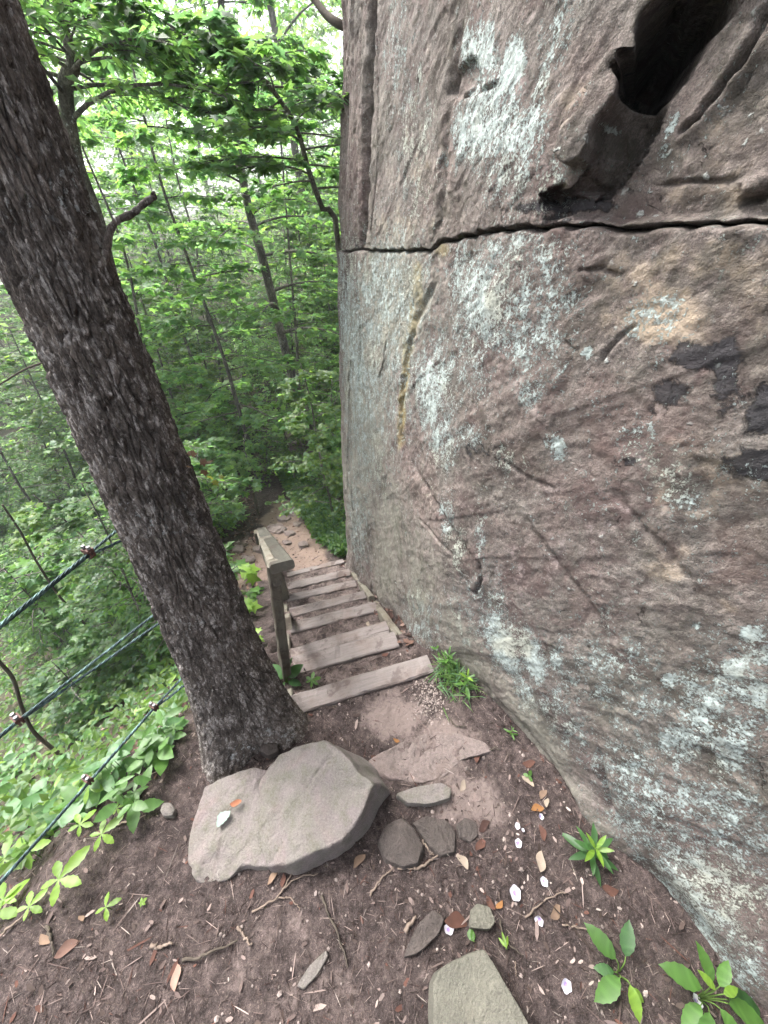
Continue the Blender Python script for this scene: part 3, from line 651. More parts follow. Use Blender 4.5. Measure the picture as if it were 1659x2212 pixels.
# forest prototypes, then individual copies
def vert(h, lean=.0, s=0):
    q = np.random.RandomState(s); return [np.array([0, 0, -.3])]+[np.array([lean*k/5*h+q.uniform(-.02, .02)*h*k/5, q.uniform(-.02, .02)*h*k/5, h*k/5]) for k in range(1, 6)]
dome = lambda g_: .55+1.1*g_*(1-g_)*2-.35*g_
TALL = [wood_plant(20, vert(13, .03, 1), .15, .04, .22, 1, 34, 3.0, 9, 22, .17, OV, profile=dome),
        wood_plant(21, vert(11, -.05, 2), .11, .03, .18, 1, 32, 2.6, 9, 22, .16, OV, profile=dome, base=(.05, .115, .03), alt=(.085, .16, .03)),
        wood_plant(22, vert(12, .02, 3), .13, .03, .30, 1, 30, 2.8, 9, 24, .18, OV, profile=dome, base=(.07, .14, .03), alt=(.12, .19, .035))]
SAPL = [wood_plant(30, vert(4.2, .08, 4), .03, .008, .15, 1, 26, 1.15, 8, 14, .085, MP, upward=.15),
        wood_plant(31, vert(3.4, -.1, 5), .025, .007, .12, 1, 24, 1.0, 8, 14, .08, MP, upward=.1, base=(.06, .13, .03), alt=(.11, .18, .035)),
        wood_plant(32, vert(5.0, .05, 6), .035, .008, .2, 1, 28, 1.3, 8, 16, .08, OV, upward=.2)]
SHRUB = [wood_plant(40, vert(1.3, .1, 7), .012, .004, .08, 1, 26, .62, 6, 11, .062, OV, upward=.5, flat=.45),
         wood_plant(41, vert(1.0, -.1, 8), .010, .004, .05, 1, 22, .60, 6, 11, .075, MP, upward=.35),
         wood_plant(42, vert(.75, .1, 9), .008, .003, .05, 1, 22, .50, 6, 11, .05, OV, upward=.45, base=(.06, .14, .04), alt=(.11, .19, .05))]
rs = np.random.RandomState(99)
def wallside(x, y):
    """True where the cliff or the path must stay free"""
    a, b = ab(np.array(x), np.array(y))
    if y < 2.8 and b > -.9: return True
    if 1.0 < a < 4.7 and -.95 < b < .62: return True
    if x > -.25 and y < 6: return True
    return False
def where(azm):
    k = 0 if azm > -20 else 1 if azm > -38 else 2
    return (' beyond the lower trail', ' past the handrail', ' behind the furrowed trunk')[k]
TL = ['tall slim forest tree with airy crown down the slope', 'narrow leafy forest tree deeper in the woods', 'yellow-green broad-crowned tree among the far woods']
cnt = 0
for i in range(4000):
    if cnt >= 22: break
    d = 11+rs.rand()*40; azm = rs.uniform(-56, 3)
    x, y = d*math.sin(R(azm)), d*math.cos(R(azm))
    if wallside(x, y): continue
    k = rs.randint(3)
    plant_tree('forest_tree', TALL[k], (x, y, Hz(x, y)-.1), rs.uniform(0, 6.28), rs.uniform(.75, 1.2), TL[k]+where(azm), 'tree', ['tall slim trees down the slope', 'narrow trees in the woods', 'broad far trees'][k]+where(azm), (rs.uniform(-.06, .06), rs.uniform(-.06, .06))); cnt += 1
SLb = ['layered maple sapling in the understory', 'low bright maple sapling in the understory', 'tall fine-leaved understory sapling']
cnt = 0
for i in range(4000):
    if cnt >= 60: break
    d = rs.uniform(6.5, 20); azm = rs.uniform(-55, 2); x, y = d*math.sin(R(azm)), d*math.cos(R(azm))
    if wallside(x, y) or d < 7: continue
    k = rs.randint(3)
    plant_tree('maple_sapling' if k < 2 else 'understory_sapling', SAPL[k], (x, y, Hz(x, y)-.05), rs.uniform(0, 6.28), rs.uniform(.7, 1.2), SLb[k]+where(azm), 'sapling', ['layered maple saplings', 'low bright maple saplings', 'fine-leaved saplings'][k]+where(azm), (rs.uniform(-.12, .12), rs.uniform(-.12, .12)), 'stem'); cnt += 1
HLb = ['dense small-leaved shrub on the wooded slope', 'loose broad-leaved maple shrub on the wooded slope', 'low pale green shrub on the wooded slope']
cnt = 0
for i in range(6000):
    if cnt >= 150: break
    d = 2.3+rs.rand()**1.3*14; azm = rs.uniform(-58, 2); x, y = d*math.sin(R(azm)), d*math.cos(R(azm))
    if wallside(x, y): continue
    k = rs.randint(3)
    plant_tree('slope_shrub', SHRUB[k], (x, y, Hz(x, y)-.03), rs.uniform(0, 6.28), rs.uniform(.6, 1.3), HLb[k]+where(azm), 'shrub', ['dense shrubs', 'maple shrubs', 'low pale shrubs'][k]+where(azm), (rs.uniform(-.1, .1), rs.uniform(-.1, .1)), 'stem'); cnt += 1

for (x, y, k, sc_, az_) in ((-2.2, 5.8, 0, 1.15, 5.), (-3.4, 5.4, 0, 1.1, 1.2), (-1.7, 7.4, 2, 1.0, 2.2), (-.62, 3.85, 1, .60, .8), (-1.75, 1.75, 0, .40, 2.6), (-2.05, 2.3, 1, .55, .3)):
    plant_tree('maple_sapling' if k < 2 else 'understory_sapling', SAPL[k], (x, y, Hz(x, y)-.05), az_, sc_, SLb[k]+where(math.degrees(math.atan2(x, y))), 'sapling', ['layered maple saplings', 'low bright maple saplings', 'fine-leaved saplings'][k]+where(math.degrees(math.atan2(x, y))), (.06, -.05), 'stem')
# the far wood: one mass of leaves between and behind the trees that can be told apart
n = 70000; d = 11+rs.rand(n)**.9*42; azm = R(1)*rs.uniform(-58, 4, n); gxx, gyy = d*np.sin(azm), d*np.cos(azm)
hgt = rs.rand(n)**1.25*np.interp(d, [11, 30, 55], [4.5, 12, 17]); cl = fbm(p3(gxx*.45, gyy*.45, hgt*.7), 3, 12)
keep = cl > -.06; gxx, gyy, hgt, d = gxx[keep], gyy[keep], hgt[keep], d[keep]; n = len(gxx)
V, F, T = scatter(OV, np.stack([gxx, gyy, H(gxx, gyy)+hgt], -1), rs.uniform(0, 6.28, n), rs.normal(-.1, .4, n), rs.normal(0, .4, n), rs.uniform(.14, .30, n)*np.interp(d, [13, 50], [.8, 1.7]), greens(rs, n, (.11, .195, .075), (.17, .26, .09), (.12, .20, .14)))  # leaf tints lightened to paint distance haze into the far foliage
tag(build('far_wood', V, F, M['leaf'], smooth=False, attrs={'tint': T}), 'mass of far foliage behind the nearer trees, haze painted into its pale green', 'woods', kind='stuff')

# ground cover on the slopes: thousands of leaves low over the earth
n = 40000
d = np.where(rs.rand(n) < .6, 1.2+rs.rand(n)**1.3*13, rs.uniform(8, 50, n)); azm = R(1)*rs.uniform(-75, 6, n); gxx, gyy = d*np.sin(azm), d*np.cos(azm)
a_, b_2 = ab(gxx, gyy); edge = np.interp(a_, [-1.2, -.5, .0, .3, 2.0, 3.0, 7], [-1.02, -.95, -.80, -.62, -1.05, -1.2, -1.0])
patch = fbm(p3(gxx*1.3, gyy*1.3), 3, 4)
keep = ((b_2 < edge-.04) | ((b_2 > .40) & (a_ > 2.3)) | (a_ > 4.6)) & (patch > -.28) & ~((gxx > -.2) & (gyy < 3.2))
gxx, gyy, d = gxx[keep], gyy[keep], d[keep]; n = len(gxx)
P = np.stack([gxx, gyy, H(gxx, gyy)+rs.uniform(.01, .13, n)*np.interp(d, [1, 4, 12, 50], [.8, 1.8, 3, 12])], -1)
V, F, T = scatter(OV, P, rs.uniform(0, 6.28, n), rs.normal(.1, .35, n), rs.normal(0, .35, n), rs.uniform(.03, .075, n)*np.interp(d, [1, 3, 12, 50], [.75, 1.0, 2.0, 6.0]), greens(rs, n, (.07, .15, .035), (.12, .20, .04)))
tag(build('ground_cover', V, F, M['leaf'], smooth=False, attrs={'tint': T}), 'low green leafy ground cover spreading over the wooded slope', 'ground cover', kind='stuff')

# ------------------------------------------------------------------ stairs and handrail
def board(name, L, W, T, mat, parent, seed=0, wear=.004, nseg=40):
    """a worn board, length along local x, width y, thickness z (top at 0)"""
    rs_ = np.random.RandomState(seed); sec = []
    c = .006
    for (y, z) in [(-W/2+c, 0), (0, 0), (W/2-c, 0), (W/2, -c), (W/2, -T/2), (W/2, -T+c), (W/2-c, -T), (-W/2+c, -T), (-W/2, -T+c), (-W/2, -T/2), (-W/2, -c)]: sec.append((y, z))
    sec = np.array(sec); xs = np.linspace(-L/2, L/2, nseg); V = []
    for x in xs:
        e = sec*(1.0 if abs(x) < L/2-.004 else .97)
        V.append(np.concatenate([np.full((len(sec), 1), x), e], 1))
    V = np.concatenate(V); q = V.copy(); q[:, 0] *= .35
    V[:, 1] += wear*fbm(q*30+seed*3.1, 3, seed); V[:, 2] += wear*fbm(q*26+seed*5.7, 3, seed+4) - wear*1.5*np.maximum(0, fbm(q*60+seed, 2, seed+9))
    m_ = len(sec); k, j = np.meshgrid(np.arange(nseg-1), np.arange(m_), indexing='ij'); j2 = (j+1) % m_
    F = np.stack([k*m_+j, (k+1)*m_+j, (k+1)*m_+j2, k*m_+j2], -1).reshape(-1, 4)
    nV = len(V); V = np.concatenate([V, [[-L/2, 0, -T/2], [L/2, 0, -T/2]]]); jj = np.arange(m_); o_ = (nseg-1)*m_
    Fc = np.concatenate([np.stack([np.full(m_, nV), jj, (jj+1) % m_], -1), np.stack([np.full(m_, nV+1), o_+(jj+1) % m_, o_+jj], -1)])
    return build(name, V, [F, Fc], mat, parent, smooth=False)
HEAD = math.atan2(SB[1], SB[0])
x0, y0 = xy(0, 0); stair = tag(empty('wooden_staircase', (x0, y0, 0), HEAD), 'weathered timber steps descending between the tree and the cliff', 'stairs')
for k, ak in enumerate(AK):
    lo, hi = (-.335, .345) if k == 0 else (-.265+rnd.uniform(-.01, .01), .305+rnd.uniform(-.03, .01))
    wd = [.088, .10, .075, .085, .075, .075, .08, .06][k]
    o = board('step_timber', hi-lo, wd, .15, M['wood'], stair, k+1, .005); o.location = ((lo+hi)/2, ak-.0, -DZ*k+.014); o.rotation_euler = (R(rnd.uniform(-2, 2)), R(rnd.uniform(-1, 1)), R([0, -.5, 1.5, -.5, .8, -.8, .6, 3][k]))
    if k in (1, 3, 4, 5, 6):
        o = board('riser_plank', hi-lo-.02, .022, .12, M['wood'], stair, k+20, .004); o.location = ((lo+hi)/2-.01, ak+wd/2+.015, -DZ*k-.012); o.rotation_euler = (0, R(rnd.uniform(-1, 1)), R(rnd.uniform(-1, 1)))
# right-hand stringer, in pieces, half buried
for (a0, a1, bb) in ((.33, .82, .315), (.92, 1.95, .318)):
    L = math.hypot(a1-a0, (a1-a0)*.565); o = board('stringer', L, .042, .16, M['railwood'], stair, int(a0*50), .004)
    am = (a0+a1)/2; o.location = (bb, am, -.565*am-.012); o.rotation_euler = (0, math.atan(.565), R(90))
# left stringer under the rail
o = board('stringer', 2.15, .045, .2, M['railwood'], stair, 71, .004); o.location = (-.30, .95, -.565*.95-.05); o.rotation_euler = (0, math.atan(.565), R(90))
def oriented(o, p0, p1, up=(0, 0, 1)):
    p0, p1 = Vector(p0), Vector(p1); x = (p1-p0).normalized(); z = (Vector(up)-x*x.dot(Vector(up))).normalized(); y = z.cross(x)
    Mx = Matrix((x, y, z)).transposed().to_4x4(); Mx.translation = (p0+p1)/2
    return Mx
rail = tag(empty('handrail', (-.472, 1.026, -.2)), 'grey weathered wooden handrail on posts beside the steps', 'handrail')
def rboard(name, p0, p1, W, T, seed, up=(0, 0, 1), mat='railwood'):
    L = (Vector(p1)-Vector(p0)).length; o = board(name, L, W, T, M[mat], None, seed, .003, 50)
    Mx = oriented(o, p0, p1, up); o.parent = rail; o.matrix_local = Matrix.Translation(-Vector(rail.location)) @ Mx
    return o
r0_, r1_ = np.array([-.362, .985, .650]), np.array([-1.43, 3.48, -1.20])
rboard('top_rail', r0_, r1_, .088, .034, 81, mat='railtop')
dirx = (r1_-r0_)/np.linalg.norm(r1_-r0_)
side = np.array([SB[0], SB[1], 0])
rboard('post', (-.462, 1.02, -.35), (-.392, 1.035, .602), .045, .042, 82, up=(.954, .3, 0))
rboard('post', (-.488, 1.06, -.35), (-.415, 1.085, .555), .036, .040, 83, up=(.954, .3, 0))
rboard('post', (-.735, 2.09, -1.25), (-.775, 2.02, -.125), .088, .088, 84, up=(.954, .3, 0))
rboard('post', (-1.40, 3.42, -2.1), (-1.40, 3.40, -1.18), .085, .085, 89, up=(.954, .3, 0))
rboard('side_rail', r0_+np.array([-.035, .05, -.095]), r1_+np.array([-.02, -.02, -.080]), .11, .034, 85, up=(.954, .3, .1))
rboard('brace', (-.43, 1.13, .12), (-.66, 1.75, -.62), .06, .034, 86, up=(.954, .3, 0))
# stakes by the lower trail
for (pa, pb, Yp, w, lab) in (((562, 1132), (546, 1064), 4.2, .018, 'short weathered wooden stake at the edge of the lower trail'), ((641, 1072), (634, 1014), 5.4, .012, 'thin pale stake on the bank above the lower trail')):
    A, B = aty(*pa, Yp), aty(*pb, Yp); A[2] = min(A[2], Hz(A[0], A[1]))-.15
    e = empty('trail_stake', A); V, F = tube(smooth_path([A-A, (B-A)*.5+np.array([.006, 0, 0]), B-A], 12), w*np.linspace(1.1, .9, 12), 6); V += .002*np.random.RandomState(3).randn(*V.shape)
    o = build('shaft', V, F, M['railwood'], e, smooth=False); tag(e, lab, 'stake')

# ------------------------------------------------------------------ wire ropes tied round the trunk
def rope(name, tree_px, out_px, zt, label, clamps, spread):
    A = aty(*tree_px, .735+.088*zt); B = atz(*out_px, A[2]); dirv = (B-A)/np.linalg.norm(B-A)
    E = B+dirv*.7; e = tag(empty(name, A), label, 'wire rope', 'wire ropes of the guard rail')
    c0 = A+(B-A)*clamps[0]
    ctr = np.array(taxis(A[2])); rt = np.interp(A[2], [0, .35, .75, 1.5], [.165, .141, .120, .095])
    phi = math.atan2(A[1]-ctr[1], A[0]-ctr[0]); up = np.array([0, 0, 1.])
    # the loop: one strand runs to the near side, the other returns from behind the trunk
    loop = [np.array([ctr[0]+rt*math.cos(phi+t), ctr[1]+rt*math.sin(phi+t), A[2]+.5*spread]) for t in np.linspace(-.25, -1.6, 14)]
    main = smooth_path([c0+(E-c0)*t+np.array([0, 0, -.012*math.sin(math.pi*t)]) for t in np.linspace(0, 1, 6)], 40)
    def strand(center, r, tw, nst=3):
        out = []
        C = np.asarray(center); T = np.gradient(C, axis=0); T /= np.linalg.norm(T, axis=1)[:, None]
        ref = np.cross(T, up); ref /= np.linalg.norm(ref, axis=1)[:, None]+1e-9; bi = np.cross(ref, T)
        s = np.concatenate([[0], np.cumsum(np.linalg.norm(np.diff(C, axis=0), axis=1))])
        for q in range(nst):
            ph = s*tw+q*2*math.pi/nst
            out.append(tube(C+r*(np.cos(ph)[:, None]*ref+np.sin(ph)[:, None]*bi), r*.95, 6))
        return out
    def dense(P, n): 
        P = np.asarray(P); s = np.concatenate([[0], np.cumsum(np.linalg.norm(np.diff(P, axis=0), axis=1))]); t = np.linspace(0, s[-1], n)
        return np.stack([np.interp(t, s, P[:, i]) for i in range(3)], -1)
    perp = np.cross(dirv, up); perp /= np.linalg.norm(perp)
    m1 = main+up*.0035; m2 = main-up*.0035+perp*.003
    tip = np.array([ctr[0]+(rt-.035)*math.cos(phi+.30), ctr[1]+(rt-.035)*math.sin(phi+.30), A[2]-.5*spread]); rim = np.array([ctr[0]+(rt+.004)*math.cos(phi+.16), ctr[1]+(rt+.004)*math.sin(phi+.16), A[2]-.5*spread])
    pa = np.concatenate([loop[::-1], smooth_path([loop[0], (loop[0]*.5+m1[0]*.5), m1[0]], 12)[1:]])
    pb = smooth_path([tip, rim, (rim*.5+m2[0]*.5), m2[0]], 12)[::-1]
    parts = strand(dense(np.concatenate([pa, m1[1:]]), 300), .0022, 150) + strand(dense(np.concatenate([pb[::-1], m2[1:]]), 220), .0022, 150)
    V, F = merge(parts); build('strand', V-A, F, M['wire'], e)
    for cf in clamps:
        c = A+(B-A)*cf; Mx = np.stack([dirv, perp, np.cross(dirv, perp)], 1)
        th = np.linspace(0, 2*math.pi, 17)[:-1]
        saddle = []
        ring = np.array([[0, .0105*math.cos(t), .0095*math.sin(t)] for t in np.linspace(0, 2*math.pi, 18)])
        p1 = [tube((Mx @ (ring+np.array([o_, 0, 0])).T).T, .0032, 6) for o_ in (-.004, .004)]
        bx = np.array([[x, y, z] for x in (-.008, .008) for y in (-.0125, .0125) for z in (-.018, -.008)]); bf = np.array([[0, 1, 3, 2], [4, 6, 7, 5], [0, 4, 5, 1], [2, 3, 7, 6], [0, 2, 6, 4], [1, 5, 7, 3]])
        V, F = merge(p1+[((Mx @ bx.T).T, [bf])]); cl = build('clamp', V+c-A, F, M['rust'], e, smooth=False)
        hexs = []
        for yy in (-.008, .008):
            hv = np.array([[.0050*math.cos(t), yy+.0050*math.sin(t), z] for z in (-.027, -.0195) for t in np.arange(6)*math.pi/3]); hexs.append((hv, [np.array([[i, (i+1) % 6, 6+(i+1) % 6, 6+i] for i in range(6)]), np.array([[0, 2, 1], [0, 3, 2], [0, 4, 3], [0, 5, 4], [6, 7, 8], [6, 8, 9], [6, 9, 10], [6, 10, 11]])]))
        for hv, hf in hexs: build('nut', (Mx @ hv.T).T+c-A, hf, M['zinc'], cl, smooth=False)
rope('wire_rope', (258, 1148), (0, 1345), 1.03, 'topmost green-tinged wire rope looped round the furrowed trunk', [.30], .03)
rope('wire_rope', (330, 1330), (0, 1590), .71, 'middle green-tinged wire rope looped round the furrowed trunk', [.90], .02)
rope('wire_rope', (392, 1465), (0, 1900), .39, 'lowest green-tinged wire rope looped round the trunk near its foot', [.20, .60], .01)

# ------------------------------------------------------------------ stones
def stone(name, label, top, z, base=None, mat='boulder', seed=1, rough=.006, flare=1.06, dome_=.0, tilt=None, cat='stone', group=None, step=None):
    """outline of the top face and of the foot, both given in pixels; z is the height of the top above the dirt"""
    T0 = []
    for i, p in enumerate(top):
        gz = Hz(*gp(*p)[:2]); zz = z[i] if isinstance(z, (list, tuple)) else z
        T0.append(atz(p[0], p[1], gz+zz))
    T0 = np.array(T0)
    def round_(P):
        n0 = len(P); Q = np.concatenate([P[-3:], P, P[:3]]); t_ = np.arange(n0*6)/6; i_ = t_.astype(int); f_ = (t_-i_)[:, None]; S_ = P[i_]*(1-f_)+P[(i_+1) % n0]*f_
        for _ in range(1): S_ = (np.roll(S_, 1, 0)+2*S_+np.roll(S_, -1, 0))/4
        return S_
    c = T0.mean(0)
    if base is None: B0 = c+(T0-c)*flare
    else: B0 = np.array([atz(p[0], p[1], Hz(*gp(*p)[:2])) for p in base])
    B0 = np.array([[q[0], q[1], Hz(q[0], q[1])-.06] for q in B0])
    T0, B0 = round_(T0), round_(B0)
    jit = 1+.035*fbm(p3(np.cos(np.arange(len(T0))/len(T0)*6.28)*5, np.sin(np.arange(len(T0))/len(T0)*6.28)*5, seed), 5, seed, .65)[:, None]
    T0 = c+(T0-c)*jit; B0[:, :2] = c[:2]+(B0[:, :2]-c[:2])*jit
    def resample(P, n):
        Q = np.concatenate([P, P[:1]]); s = np.concatenate([[0], np.cumsum(np.linalg.norm(np.diff(T0c, axis=0), axis=1))]); t = np.linspace(0, s[-1], n, endpoint=False)
        return np.stack([np.interp(t, s, Q[:, i]) for i in range(3)], -1)
    T0c = np.concatenate([T0, T0[:1]]); n = 150; Tn, Bn = resample(T0, n), resample(B0, n)
    rings = []
    for f in np.concatenate([np.linspace(0, .9, 26), [.94, .97, .99]]):
        rg = c+(Tn-c)*f; rg[:, 2] += dome_*(1-f*f) ; rings.append(rg)
    drop = np.array([0, 0, -1.])
    for f in np.linspace(.02, 1, 14):
        rg = Tn+(Bn-Tn)*f; rings.append(rg)
    # round the rim
    for kk, dz_ in ((28, -.002), (29, -.004), (30, -.003)): rings[kk] = rings[kk]+np.array([0, 0, dz_])*(1 if np.ptp(T0[:, 2]) > .03 or dome_ == 0 else 1.3)
    V = np.concatenate(rings); q = V*1.0
    disp = rough*fbm(q*9+seed*7.7, 4, seed)+rough*.35*fbm(q*45+seed, 3, seed+5)
    d1, d2, cv = worley((q[:, :2]*9+q[:, 2:]*4+seed*3.3), seed); disp += rough*.9*(cv-.5)*sstep(0, .12, d2-d1)
    e1, e2, ev = worley(q[:, :2]*5+seed*1.7, seed+2); disp += rough*1.1*(ev-.5)*sstep(0, .05, e2-e1)
    if step is not None:
        L_ = np.array([atz(p[0], p[1], .07)[:2] for p in step]); m_ = sstep(-.004, .004, V[:, 0]+.004*fbm(q*40, 3, 2)-np.interp(V[:, 1], L_[::-1, 1], L_[::-1, 0]))*1.0
        V[:, 2] -= np.where(V[:, 2] > .0, .022*(1-m_)*sstep(L_[-1, 1]-.12, L_[-1, 1]+.08, V[:, 1]), 0); dd = np.abs(V[:, 0]-np.interp(V[:, 1], L_[::-1, 1], L_[::-1, 0])); V[:, 2] -= .008*np.exp(-(dd/.004)**2)*(V[:, 1] > L_[-1, 1])
    V[:, 2] += disp; V[:, 0] += rough*.8*fbm(q*12+seed*3, 3, seed+11); V[:, 1] += rough*.8*fbm(q*12-seed*3, 3, seed+13)
    nr = len(rings); k, j = np.meshgrid(np.arange(nr-1), np.arange(n), indexing='ij'); j2 = (j+1) % n
    F = np.stack([k*n+j, (k+1)*n+j, (k+1)*n+j2, k*n+j2], -1).reshape(-1, 4)
    loc = np.array([c[0], c[1], Hz(c[0], c[1])])
    o = build(name, V-loc, F, M[mat], loc=loc); tag(o, label, cat, group); return o
bl = gp(600, 1760); boulder = tag(empty('path_boulder', bl), 'large flat-topped grey and mauve boulder at the foot of the furrowed tree', 'boulder')
main_top = [(556, 1695), (575, 1662), (602, 1630), (640, 1610), (700, 1596), (738, 1622), (768, 1655), (810, 1692), (795, 1722), (770, 1772), (742, 1812), (690, 1838), (640, 1866), (578, 1872), (558, 1810), (562, 1740)]
main_z = [.095, .11, .125, .15, .185, .19, .185, .175, .165, .15, .135, .11, .085, .055, .065, .085]
main_foot = [(552, 1700), (570, 1655), (605, 1622), (645, 1606), (730, 1600), (790, 1622), (835, 1662), (858, 1704), (828, 1738), (802, 1785), (772, 1828), (712, 1864), (655, 1890), (580, 1890), (552, 1815), (556, 1745)]
low_top = [(425, 1745), (440, 1700), (478, 1680), (552, 1658), (600, 1668), (640, 1750), (620, 1840), (572, 1872), (520, 1874), (490, 1902), (425, 1906), (408, 1860), (410, 1800)]
low_z = [.030, .042, .046, .052, .055, .045, .030, .026, .022, .010, .006, .006, .014]
for o in (stone('upper_block', None, main_top, main_z, main_foot, 'boulder', 3, .008, cat=None), stone('lower_lobe', None, low_top, low_z, None, 'boulder', 4, .009, 1.05, cat=None)):
    o.parent = boulder; o.location = Vector(o.location)-Vector(bl)
stone('flat_slab', 'flat pinkish stone slab behind the large boulder, sunk in the path', [(790, 1640), (870, 1600), (935, 1578), (985, 1580), (1050, 1605), (1070, 1625), (1000, 1640), (960, 1680), (900, 1690), (830, 1680)], .006, None, 'slab', 5, .012, 1.12)
stone('flat_slab', 'small pale ledge stone between the large boulder and the dark cobbles', [(855, 1715), (900, 1698), (955, 1690), (975, 1702), (972, 1722), (930, 1735), (880, 1735)], .03, None, 'boulder', 6, .004, 1.08)
stone('dark_cobble', 'rounded dark brown cobble right of the large boulder', [(818, 1815), (835, 1780), (870, 1768), (895, 1790), (915, 1830), (905, 1865), (870, 1872), (835, 1860)], .022, None, 'darkstone', 7, .006, 1.25, .014)
stone('dark_cobble', 'broad dark cobble in the middle of three sunken stones', [(890, 1775), (920, 1760), (965, 1770), (985, 1800), (985, 1840), (950, 1850), (925, 1825), (905, 1795)], .014, None, 'darkstone', 8, .006, 1.25, .012)
stone('dark_cobble', 'small dark cobble at the sandy patch, end of a row of three', [(985, 1780), (1005, 1765), (1030, 1778), (1033, 1805), (1015, 1820), (992, 1812)], .010, None, 'darkstone', 9, .005, 1.25, .008)
stone('corner_rock', 'olive grey angular rock with a tapered tip near the broad-leaved plants', [(938, 2108), (975, 2078), (1046, 2046), (1062, 2075), (1085, 2115), (1120, 2170), (1160, 2240), (1180, 2300), (1060, 2330), (950, 2320), (935, 2200)], [.08, .09, .10, .10, .10, .10, .10, .09, .08, .08, .08], None, 'greystone', 12, .005, 1.08)
stone('grey_stone', 'small squarish grey stone beside fallen leaves', [(1018, 1965), (1030, 1950), (1058, 1958), (1070, 1990), (1058, 2008), (1015, 2005)], .025, None, 'greystone', 14, .004, 1.1)
stone('half_buried_stone', 'dark half-buried stone beside the squarish grey stone', [(880, 2040), (905, 1990), (935, 1965), (960, 1985), (945, 2020), (900, 2060), (872, 2068)], .012, None, 'darkstone', 15, .005, 1.15)
stone('half_buried_stone', 'narrow pale sliver of stone poking out of the dirt', [(640, 2128), (668, 2085), (705, 2052), (708, 2065), (685, 2105), (655, 2138)], .016, None, 'boulder', 16, .003, 1.15)
stone('small_stone', 'small rounded stone left of the large boulder', [(345, 1752), (352, 1735), (368, 1734), (378, 1748), (372, 1762), (352, 1764)], .022, None, 'boulder', 17, .002, 1.15, .008)
stone('root_stone', 'small dark stone between the tree roots and the boulder', [(560, 1605), (580, 1595), (600, 1605), (602, 1622), (580, 1632), (562, 1622)], .03, None, 'darkstone', 18, .003, 1.2, .01)
for i, (px, py, r) in enumerate([(598, 1140, 16), (612, 1118, 14), (632, 1105, 16), (585, 1165, 12), (625, 1150, 10), (640, 1130, 9), (600, 1190, 14), (560, 1185, 12), (655, 1175, 9), (535, 1205, 14), (618, 1170, 9), (515, 1185, 12), (548, 1228, 10)]):
    q = np.random.RandomState(i); pts = [(px+r*(1+.3*q.rand())*math.cos(t), py+r*.5*(1+.3*q.rand())*math.sin(t)) for t in np.arange(9)*2*math.pi/9]
    stone('trail_rock', 'pale rock scattered on the lower trail', pts, .035, None, 'slab', 30+i, .022, 1.3, .015, group='rocks on the lower trail')

# ------------------------------------------------------------------ leafy plants near the path (every leaf a part)
def leafmesh(tmpl, tint, mat='herb', nm='leaf_shape'):
    V, F = tmpl; o = build(nm, V, F, M[mat], attrs={'tint': np.tile(np.array(tint), (len(V), 1))*(1+.12*np.random.RandomState(1).randn(len(V), 1))}); me = o.data; bpy.data.objects.remove(o); return me
LB = leaf_detail(.24, 11, .012, .25, .2, .45); LN = leaf_detail(.13, 9, 0, .3, .25, .5); LO = leaf_detail(.30, 10, 0, .2, .15, .45); LG = leaf_detail(.035, 8, 0, .55, .3, .4); L5 = leaf_detail(.20, 10, .015, .18, .2, .58)
LM = (leaf_maple()[0], leaf_maple()[1])
YG, MG, BGn, DG = (.13, .235, .030), (.065, .15, .032), (.075, .17, .062), (.040, .105, .032)
LEAF = {('b', c): leafmesh(LB, t) for c, t in (('y', YG), ('m', MG), ('u', BGn), ('d', DG))}
for key, tm in (('n', LN), ('o', LO), ('g', LG), ('5', L5)):
    for c, t in (('y', YG), ('m', MG), ('u', BGn), ('d', DG)): LEAF[(key, c)] = leafmesh(tm, t)
for c, t in (('y', YG), ('m', MG), ('d', DG)): LEAF[('M', c)] = leafmesh(LM, t)
def herb(name, loc, leaves, stems, label, cat='plant', group=None):
    """leaves: (offset, azimuth, elevation, roll, length, shape key); stems: list of paths"""
    e = tag(empty(name, loc), label, cat, group)
    if stems:
        V, F = merge([tube(smooth_path(p, 6), np.linspace(r, r*.6, 6), 5) for p, r in stems]); build('stem', V, F, M['stem'], e)
    for off, az, el, ro, L, key in leaves:
        o = bpy.data.objects.new('leaf', LEAF[key]); COL.objects.link(o); o.parent = e
        Mx = rotm(np.array([az]), np.array([el]), np.array([ro]))[0]
        m4 = Matrix([list(r) for r in Mx]).to_4x4(); m4.translation = Vector(off); o.matrix_local = m4 @ Matrix.Diagonal((L, L, L, 1))
    return e
def five(loc, h, L, key, az0, label, group, n=5, name='creeper_plant', lean=(0, 0), spread=1.0):
    q = rnd; t = np.array([lean[0], lean[1], h]); lv = []
    for i in range(n):
        a = az0+spread*(i-(n-1)/2)*2*math.pi/n*.95; k = 1-.18*abs(i-(n-1)/2)
        lv.append((t, a, q.uniform(-.15, .2), q.uniform(-.3, .3), L*k*q.uniform(.85, 1.1), key))
    return herb(name, loc, lv, [([np.zeros(3)-np.array([0, 0, .02]), t*.5+np.array([.005, 0, 0]), t], .0016)], label, 'plant', group)
GC = 'five-leaflet creepers beneath the wire ropes'
crp = [(155, 1895, .075, .085, 'y', 1.1), (40, 1850, .08, .09, 'y', .9), (90, 1835, .09, .09, 'y', 1.5), (235, 1795, .05, .062, 'y', .8), (190, 1775, .05, .055, 'y', 1.2), (215, 1700, .08, .075, 'y', 1.0), (180, 1715, .07, .07, 'y', 2.0), (10, 1960, .05, .08, 'y', 1.2), (75, 1945, .03, .05, 'y', 1.0), (30, 1935, .05, .06, 'y', 2.4), (260, 1735, .03, .03, 'y', .6), (150, 1700, .06, .06, 'm', 2.4), (300, 1705, .04, .04, 'm', .6), (385, 1570, .06, .05, 'm', 1.2)]
